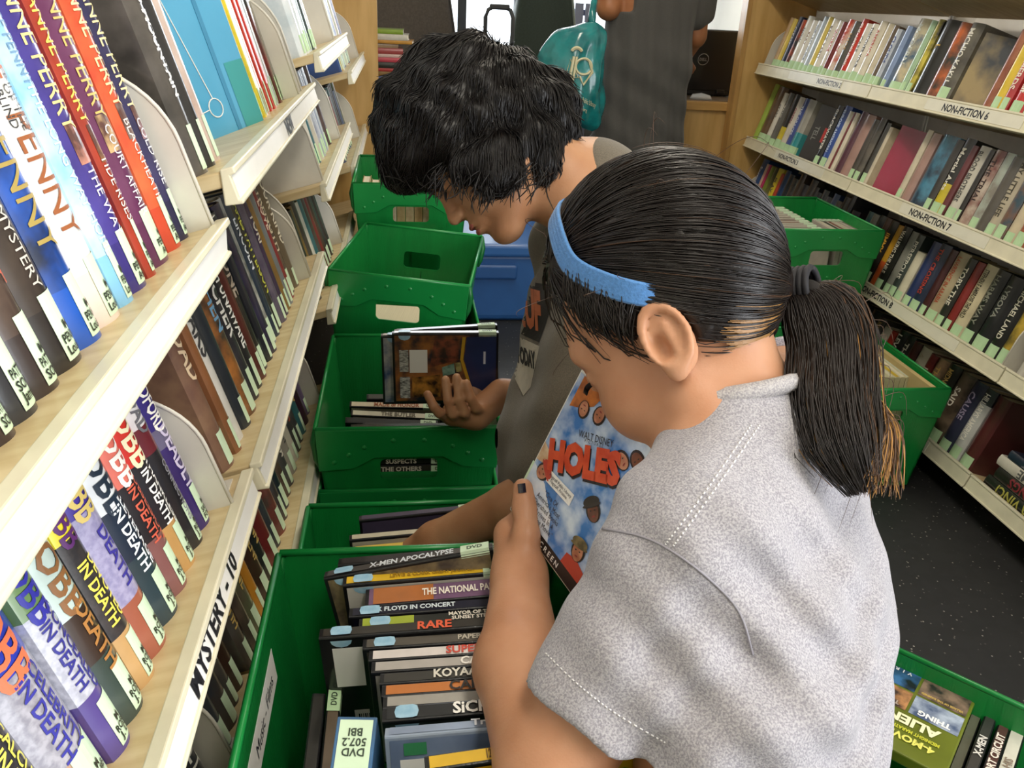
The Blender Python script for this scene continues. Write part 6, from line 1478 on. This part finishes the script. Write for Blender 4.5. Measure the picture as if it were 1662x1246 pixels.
# print on the chest
PO = M('b4623a', 0.8, 0, 0.1, 60); PB_ = M('1e1a18', 0.85); PW = M('b8b0a0', 0.85, 0, 0.1, 60)
decal_poly('shirt_print', bso, bbv, [(832, 452), (888, 462), (895, 500), (876, 556), (831, 535)], PB_, 0.0006)
decal_poly('shirt_print', bso, bbv, [(829, 540), (876, 562), (862, 628), (850, 642), (829, 600)], PW, 0.0006)
decal_text('shirt_lettering', bso, bbv, 'NUF', PO, (858, 500), (0.92, 0.28), (-0.05, -1.0), 58, 46, 0.06, lift=0.0014)
decal_text('shirt_lettering', bso, bbv, 'T TODAY', PB_, (851, 578), (0.90, 0.36), (-0.05, -1.0), 26, 42, 0.05, lift=0.0014)
cb = MB(); cc = NBb; c1 = nrm(np.cross(ndb, cv(0, 0, 1))); c2 = np.cross(ndb, c1)
tb = []
for s_ in (-0.27, 0.27):
    hp = hipB+ab*s_; kn = np.array([hp[0], hp[1]+0.01, 0.33]); an = np.array([hp[0]+0.02, hp[1], 0.07])
    tb += [cap(hp+0.03*CU, kn, 0.086, 0.068, 0.03), cap(kn, an, 0.066, 0.055, 0.02)]
tb += [cap(hipB-ab*0.27, hipB+ab*0.27, 0.095, 0.095, 0.03), plane_cut((0, 0, 0.055), (0, 0, -1), None)]
me, _, _ = sdf_mesh('boy_trousers', tb, 0.008, M('23252c', 0.85, 0, 0.15, 60)); bput('trousers', me)
# hair: thick tousled mass plus strands
HAIR_B = hair_mat('hair_boy', '120e0d', 0.40, 0.35)
def bp(x, y, D): return P(x, y, D)
hv = [ell(bp(765, 190, 1.12), np.stack([CR, CU, CF]), (0.122, 0.094, 0.088), 0.03), ell(bp(690, 215, 1.115), np.stack([CR, CU, CF]), (0.062, 0.074, 0.075), 0.03),
      ell(bp(870, 195, 1.13), np.stack([CR, CU, CF]), (0.058, 0.064, 0.068), 0.03), ell(bp(660, 262, 1.12), np.stack([CR, CU, CF]), (0.034, 0.032, 0.05), 0.025),
      ell(bp(855, 252, 1.10), np.stack([CR, CU, CF]), (0.052, 0.042, 0.05), 0.025), ell(bp(795, 268, 1.05), np.stack([CR, CU, CF]), (0.048, 0.034, 0.022), 0.02), ell(bp(745, 120, 1.12), np.stack([CR, CU, CF]), (0.07, 0.042, 0.06), 0.03)]
HVC = bp(770, 195, 1.12)
def tousle(Q):
    q = Q-HVC; a = q @ CR; b = q @ CU; c = q @ CF
    return 0.0035*np.sin(a*95+b*60+2*np.sin(b*40)) + 0.0028*np.sin(b*120-a*70+c*60)
me, Vhb, Qhb = sdf_mesh('boy_hair', hv, 0.004, HAIR_B, disp=tousle)
bho = bput('hair', me); hbv = bvh(Vhb, Qhb)
crown = bp(815, 105, 1.14); lines = []; rad = []
idx = rng.integers(0, len(Vhb), 5200)
for i in idx:
    p = Vhb[i].copy(); q = p-HVC
    if q @ CF > 0.05: continue
    if (q @ CU) < -0.085 and rng.random() < 0.6: continue
    clump = 0.5*math.sin(p[0]*130+p[2]*90)+0.5*math.sin(p[1]*120-p[2]*140)
    fl = nrm(p-crown) + 0.55*(-CU) + cv(-0.45, 0, 0)*(0.6 if q @ CR < 0 else -0.3) + 0.5*clump*cv(0.6, 0.3, 0) + rng.normal(size=3)*0.22
    n = 8; step = rng.uniform(0.005, 0.0085); pts = []
    cur = p.copy(); v = fl
    for k in range(n):
        h = hbv.find_nearest(Vector(cur))
        nr = np.array(h[1]); s_ = np.array(h[0])
        if nr @ (s_-HVC) < 0: nr = -nr
        cur = s_ + nr*(0.0006+0.0045*(k/(n-1))**2*(1.0+clump))
        pts.append(cur.copy())
        v = v - nr*(v @ nr); v = nrm(v) + np.array([0, 0, -0.10]) + 0.10*clump*c_ if False else nrm(v) + np.array([0, 0, -0.10])
        cur = cur + nrm(v)*step
    lines.append(pts); rad.append(rng.uniform(0.0006, 0.0012))
for i in range(260):                                   # ragged lower edge: side locks, fringe, nape and crown spikes
    z = rng.random()
    if z < 0.5: s0 = bp(rng.uniform(700, 905), rng.uniform(262, 288), rng.uniform(1.03, 1.06)); e = s0 + cv(rng.uniform(-0.03, 0.012), rng.uniform(-0.045, -0.012), 0)
    elif z < 0.65: s0 = bp(rng.uniform(775, 800), rng.uniform(290, 305), 1.035); e = s0 + cv(rng.uniform(-0.012, 0.004), rng.uniform(-0.035, -0.02), 0)
    elif z < 0.80: s0 = bp(rng.uniform(618, 690), rng.uniform(250, 288), rng.uniform(1.07, 1.12)); e = s0 + cv(rng.uniform(-0.01, 0.035), rng.uniform(-0.032, -0.006), 0)
    elif z < 0.92: s0 = bp(rng.uniform(880, 930), rng.uniform(170, 250), 1.1); e = s0 + cv(rng.uniform(0.005, 0.03), rng.uniform(-0.02, 0.006), 0)
    else: s0 = bp(rng.uniform(690, 800), rng.uniform(78, 95), 1.12); e = s0 + cv(rng.uniform(-0.03, 0.03), rng.uniform(0.0, 0.018), 0)
    lines.append(list(bez([s0, (s0+e)/2+rng.normal(size=3)*0.004, e], 8))); rad.append(rng.uniform(0.0006, 0.0013))
o = mobj('hair_strands', strands_mesh('boy_hair_strands', lines, rad, HAIR_B), bho); o['kind'] = 'stuff'
# eyebrow + eyelashes + lips tint
el = []
for i in range(18):
    a = i/17; q = np.array([0.0905, -0.001, 0.020+0.022*a]); e = q+np.array([0.010, -0.007, 0.002]); el.append([bh.p(*((1-t)*q+t*e)) for t in np.linspace(0, 1, 6)])
for i in range(50):
    a = rng.random(); q = np.array([0.097-0.014*a*a, 0.022+rng.uniform(-0.003, 0.003), 0.012+0.035*a]); e = q+np.array([-0.002, 0.001, 0.008]); el.append([bh.p(*((1-t)*q+t*e)) for t in np.linspace(0, 1, 6)])
o = bput('lashes_and_brow', strands_mesh('boy_lashes', el, 0.0006, BLACK)); o['kind'] = 'stuff'
lp = [bh.e((0.0998, -0.0555, 0), (0.0085, 0.0048, 0.018), 0.003), bh.e((0.0978, -0.0675, 0), (0.0085, 0.0052, 0.016), 0.003)]
me, _, _ = sdf_mesh('boy_lips', lp, 0.0018, M('9a5548', 0.4, sss=0.1)); bput('lips', me)

# ===== DVD cases in the boy's hand
def boy_front(root, L, t, Hh, e):
    def q(pts, m, nm, k=2.0): MB().add([(a, -k*e, b) for a, b in pts], [tuple(range(len(pts)))], m).obj(nm, root)
    q([(0.130, 0.006), (0.186, 0.006), (0.186, 0.128), (0.133, 0.128), (0.128, 0.085), (0.140, 0.040)], M('24325e', 0.3, 0.5, 0.2, 20), 'cover_panel')
    q([(0.125, 0.128), (0.131, 0.128), (0.1265, 0.085), (0.150, 0.006), (0.144, 0.006), (0.121, 0.085)], M('c8a02e', 0.3, 0.4), 'gold_line', 2.4)
    q([(0.030, 0.060), (0.062, 0.060), (0.062, 0.104), (0.030, 0.104)], WHITE, 'white_sticker', 2.4); q([(0.012, 0.062), (0.028, 0.062), (0.028, 0.104), (0.012, 0.104)], M('c8c8c0', 0.5, col2='6a6a66', scale=150, stretch=(1, 1, 3)), 'barcode_label', 2.4)
    q([(0.012, 0.010), (0.030, 0.010), (0.030, 0.052), (0.012, 0.052)], M('d8d8d2', 0.5, col2='2a2a2a', scale=120, stretch=(1, 1, 6)), 'barcode_label', 2.4)
    q([(0.066, 0.070), (0.118, 0.084), (0.118, 0.124), (0.075, 0.124)], M('2a2422', 0.3, 0.5, col2='8a4a34', scale=60), 'cover_picture'); q([(0.090, 0.052), (0.112, 0.058), (0.110, 0.078), (0.088, 0.070)], M('3a6a5a', 0.3, 0.5, col2='8ab0a0', scale=70), 'cover_picture'); q([(0.114, 0.060), (0.124, 0.062), (0.122, 0.080), (0.112, 0.078)], M('b0a86a', 0.3, 0.5, col2='4a5a3a', scale=80), 'cover_picture')
    q([(0.034, 0.012), (0.085, 0.012), (0.085, 0.056), (0.034, 0.050)], M('2a1c16', 0.3, 0.5, col2='c88a3a', scale=45), 'cover_picture')
    q([(0.163, 0.076), (0.167, 0.076), (0.167, 0.100), (0.163, 0.100)], M('c8ccd8', 0.4), 'rating_mark', 2.4)
pt_ = P(636, 541, 1.468)
dvd(DT(pt_[0], pt_[1], pt_[2], -2, 2, 1), 'c8c0b4', '', '', 'colourful DVD case in front of the stack held over the middle tote', front=M('1c2030', 0.3, 0.5, col2='a86a34', scale=30), extra=boy_front, group='DVD cases held in a hand')
pt_ = P(618, 545, 1.492)
dvd(DT(pt_[0], pt_[1], pt_[2], -2, 2, 1), 'b8b0a4', '', '', 'second DVD case in the hand-held stack, offset left', front=M('c8c4bc', 0.3, 0.5, col2='2a4a7a', scale=25), group='DVD cases held in a hand')
pt_ = P(640, 538, 1.512)
dvd(DT(pt_[0], pt_[1], pt_[2], 2, 2, 3), '2a2a2c', '', '', 'dark DVD case rearmost in the stack held over the middle tote', group='DVD cases held in a hand', circle=False)

# ===== adult at the counter, seen from behind
YB = 3.38
man = empty('person', tuple(at(1050, 100, Y=YB)*np.array([1, 1, 0])), 'person in charcoal T-shirt standing at the counter, back to us', 'person')
MI = Matrix.Translation(man.location).inverted()
def mput(name, me): o = mobj(name, me, man); o.matrix_local = MI; return o
def A(x, y, dy=0): return at(x, y, Y=YB+dy)
SKIN_M = skin_mat('skin_adult', 'a56d48', '94603e')
cen = A(1050, 100); cx_, cy_ = cen[0], cen[1]
hm = Head((cx_+0.03, cy_+0.06, 1.60), (0.5, 0.86, -0.25), (0.05, 0.2, 1), 1.05)
shL = np.array([cx_-0.15, cy_+0.03, 1.42]); shR = np.array([cx_+0.19, cy_+0.02, 1.41])
elL = A(988, 12, -0.04); haL = A(968, -32, 0.06); elR = A(1128, 58, 0.05); haR = A(1108, 92, 0.22)
mb_ = hm.prims() + [cap(hm.p(-0.03, -0.04, 0), (cx_+0.02, cy_+0.02, 1.46), 0.058, 0.065, 0.03)]
for s_ in (-0.07, 0.0, 0.07):
    mb_ += [cap((cx_+s_, cy_, 1.38), (cx_+s_*0.9, cy_, 1.02), 0.085, 0.080, 0.05), cap((cx_+s_*0.9, cy_, 1.02), (cx_+s_, cy_, 0.86), 0.08, 0.09, 0.05)]
mb_ += [cap((cx_, cy_+0.02, 1.44), shL, 0.06, 0.055, 0.04), cap((cx_, cy_+0.02, 1.44), shR, 0.06, 0.055, 0.04), cap(shL, elL, 0.050, 0.044, 0.02), cap(elL, haL, 0.042, 0.032, 0.02), cap(shR, elR, 0.05, 0.043, 0.02), cap(elR, haR, 0.042, 0.036, 0.02)]
for h_, fw in ((haL, cv(-0.4, 0.6, 0.6)), (haR, cv(0.1, -0.4, 0.9))):
    f_ = nrm(fw); sd = nrm(np.cross(f_, (0, 0, 1))); mb_ += [cap(h_, h_+f_*0.06, 0.032, 0.034, 0.015)]
    for i in range(4): mb_ += finger([h_+f_*0.06+sd*(0.024-0.016*i), h_+f_*0.10+sd*(0.026-0.017*i), h_+f_*0.115+sd*(0.024-0.016*i)-np.array([0, 0, 0.03])], 0.0095, 0.006)
    mb_ += finger([h_+f_*0.02+sd*0.03, h_+f_*0.06+sd*0.05, h_+f_*0.085+sd*0.045], 0.011, 0.008)
for s_ in (-0.09, 0.09):
    mb_ += [cap((cx_+s_, cy_, 0.84), (cx_+s_, cy_+0.01, 0.47), 0.085, 0.058, 0.03), cap((cx_+s_, cy_+0.01, 0.47), (cx_+s_, cy_-0.01, 0.07), 0.055, 0.04, 0.02), cap((cx_+s_, cy_-0.02, 0.04), (cx_+s_+0.03, cy_+0.14, 0.035), 0.038, 0.03, 0.01)]
me, _, _ = sdf_mesh('adult_body', mb_, 0.007, SKIN_M); mput('body', me)
ms_ = []
for s_ in (-0.075, 0.0, 0.075):
    ms_ += [cap((cx_+s_, cy_, 1.38), (cx_+s_*0.95, cy_, 1.02), 0.102, 0.098, 0.06), cap((cx_+s_*0.95, cy_, 1.02), (cx_+s_*0.95-0.01, cy_, 0.70), 0.100, 0.125, 0.06)]
sl = shL+(elL-shL)*0.60; slr = shR+(elR-shR)*0.72
ms_ += [cap((cx_, cy_+0.02, 1.43), shL, 0.075, 0.07, 0.04), cap((cx_, cy_+0.02, 1.43), shR, 0.075, 0.07, 0.04), cap(shL, sl, 0.068, 0.066, 0.03), cap(shR, slr, 0.066, 0.062, 0.03),
        plane_cut(sl, nrm(elL-shL), (sl-0.085, sl+np.array([0.06, 0.09, 0.09]))), plane_cut((0, 0, 0.66), (0, 0, -1), None), plane_cut((0, 0, 1.475), (0, 0, 1), None)]
def mfold(Q): return 0.007*np.sin((Q[:, 0]-cx_)*85+Q[:, 2]*6)*np.clip((1.45-Q[:, 2])/0.35, 0, 1) + 0.004*np.sin((Q[:, 2]+Q[:, 0]*0.6)*48)*np.clip((1.15-Q[:, 2])/0.2, 0, 1)
me, _, _ = sdf_mesh('adult_shirt', ms_, 0.007, heather('4c4a47', '43413e', 'charcoal_cloth'), disp=mfold); mput('t_shirt', me)
tb = []
for s_ in (-0.09, 0.09): tb += [cap((cx_+s_, cy_, 0.80), (cx_+s_, cy_+0.01, 0.47), 0.088, 0.08, 0.03), cap((cx_+s_, cy_+0.01, 0.47), (cx_+s_, cy_-0.01, 0.10), 0.078, 0.068, 0.02)]
tb += [plane_cut((0, 0, 0.06), (0, 0, -1), None)]
me, _, _ = sdf_mesh('adult_trousers', tb, 0.009, M('24262b', 0.85, 0, 0.15, 40)); mput('trousers', me)
def shoes(putf, feet, r):
    for a, b in feet:
        me, _, _ = sdf_mesh('shoe', [cap(a, b, r*1.22, r*1.1, 0.01), plane_cut((0, 0, 0.002), (0, 0, -1), None), plane_cut((0, 0, 0.085), (0, 0, 1), None)], 0.006, M('1c1c1f', 0.5)); putf('shoe', me)
shoes(mput, [((cx_+s_, cy_-0.02, 0.042), (cx_+s_+0.03, cy_+0.14, 0.038)) for s_ in (-0.09, 0.09)], 0.038)
fk = lambda hp, dx: (np.array([hp[0]+dx, hp[1], 0.036]), np.array([hp[0]+dx-0.11, hp[1], 0.030]))
shoes(gput, [fk(hipL+axs_*s_, -0.01) for s_ in (-0.30, 0.30)], 0.032); shoes(bput, [fk(hipB+ab*s_, 0.02) for s_ in (-0.27, 0.27)], 0.032)
hh = [hm.e((-0.012, 0.056, 0), (0.106, 0.092, 0.085), 0.01), plane_cut(hm.p(0.07, 0.04, 0), hm.ax.T @ nrm(np.array([0.75, -0.65, 0])), None)]
me, _, _ = sdf_mesh('adult_hair', hh, 0.006, HAIR_B); mput('hair', me)

# ===== teal carrier bag hanging from the adult's hand
YG = 3.22
def G(x, y, dy=0): return at(x, y, Y=YG+dy)
rows_ = [(960, 36, 8, .012), (955, 44, 24, .03), (942, 54, 38, .05), (930, 85, 48, .065), (926, 115, 52, .075), (921, 145, 56, .08), (922, 172, 54, .075), (925, 192, 46, .06), (927, 200, 36, .03)]
rows_ = [tuple(r) for r in bez(np.array([(x, y, hw) for x, y, hw, t in rows_]), 40)]; tks = np.interp(np.linspace(0, 1, 40), np.linspace(0, 1, 9), [.012, .03, .05, .065, .075, .08, .075, .06, .03])
N = 56; bv_ = []; bf = []
for i, (x, y, hw) in enumerate(rows_):
    c = G(x, y); hwm = hw/FPX*np.linalg.norm((c-CAMP))*0.97; th_ = tks[i]
    for k in range(N):
        a = 2*math.pi*k/N; w0 = min(1.0, i/8)
        wr_ = 1 + w0*(0.045*math.sin(5*a+i*0.28) + 0.035*math.sin(9*a-i*0.2) + 0.025*math.sin(13*a+i*0.55))
        bv_.append(tuple(c + CR*hwm*math.cos(a)*wr_ + np.array([0, 1, 0])*th_*math.sin(a)*wr_ + np.array([0, 0, 1])*(-0.03*math.cos(a)*(i/39))))
for i in range(len(rows_)-1):
    for k in range(N): bf.append((i*N+k, i*N+(k+1) % N, (i+1)*N+(k+1) % N, (i+1)*N+k))
bf.append(tuple(range(N))); bf.append(tuple(reversed(range((len(rows_)-1)*N, len(rows_)*N))))
TEAL = M('1b7f80', 0.22, 0.5, 0.0, 18, key='teal_plastic', col2='14666a', bump=0.9, bscale=26)
bag = MB().add(bv_, bf, TEAL).obj('carrier_bag', None, smooth=True); meta(bag, 'teal plastic library bag hanging behind the tousled hair', 'bag')
st_ = MB(); st_.tube([G(959, 46), G(962, 20, 0.01), G(966, -8, 0.08), haL+np.array([0, -0.01, -0.03])], [0.016, 0.014, 0.013, 0.013], TEAL, 8); st_.obj('handle_strap', bag, smooth=True)
gbv = bvh(np.array(bv_), [f for f in bf if len(f) == 4])
LG = M('c9c3a0', 0.5)
def glogo(pts, nm='bag_emblem'): decal_poly(nm, bag, gbv, pts, LG, 0.004, 3)
def arcpx(cx_, cy_, r0, r1, a0, a1, n=14): return [(cx_+r1*math.cos(math.radians(a0+(a1-a0)*k/n)), cy_-r1*math.sin(math.radians(a0+(a1-a0)*k/n))) for k in range(n+1)]
def gline(pts, r=0.0035):
    L = [raypix(gbv, x, y, 0.003) for x, y in pts]; L = [q for q in L if q is not None]
    if len(L) > 1: MB().tube(L, r, LG, 5).obj('bag_emblem', bag)
gline([(932, 92), (927, 115), (923, 140)], 0.006); gline([(936, 92), (932, 118), (928, 142)], 0.005)
gline(arcpx(936, 86, 0, 8, 160, 20), 0.006)
gline(arcpx(947, 108, 0, 13, 160, -200, 22), 0.0045); gline([(957, 100), (961, 118), (946, 138), (941, 124)], 0.005); gline([(918, 124), (926, 96), (938, 126), (918, 124)], 0.002)
decal_text('bag_lettering', bag, gbv, 'Flagstaff City-Coconino County Public Library', LG, (930, 156), (0.90, 0.40), (0.15, -1), 8, 80, 0.0, lift=0.004)
decal_text('bag_lettering', bag, gbv, 'www.flagstaffpubliclibrary.org', LG, (925, 168), (0.90, 0.40), (0.15, -1), 5.5, 60, 0.0, lift=0.004)
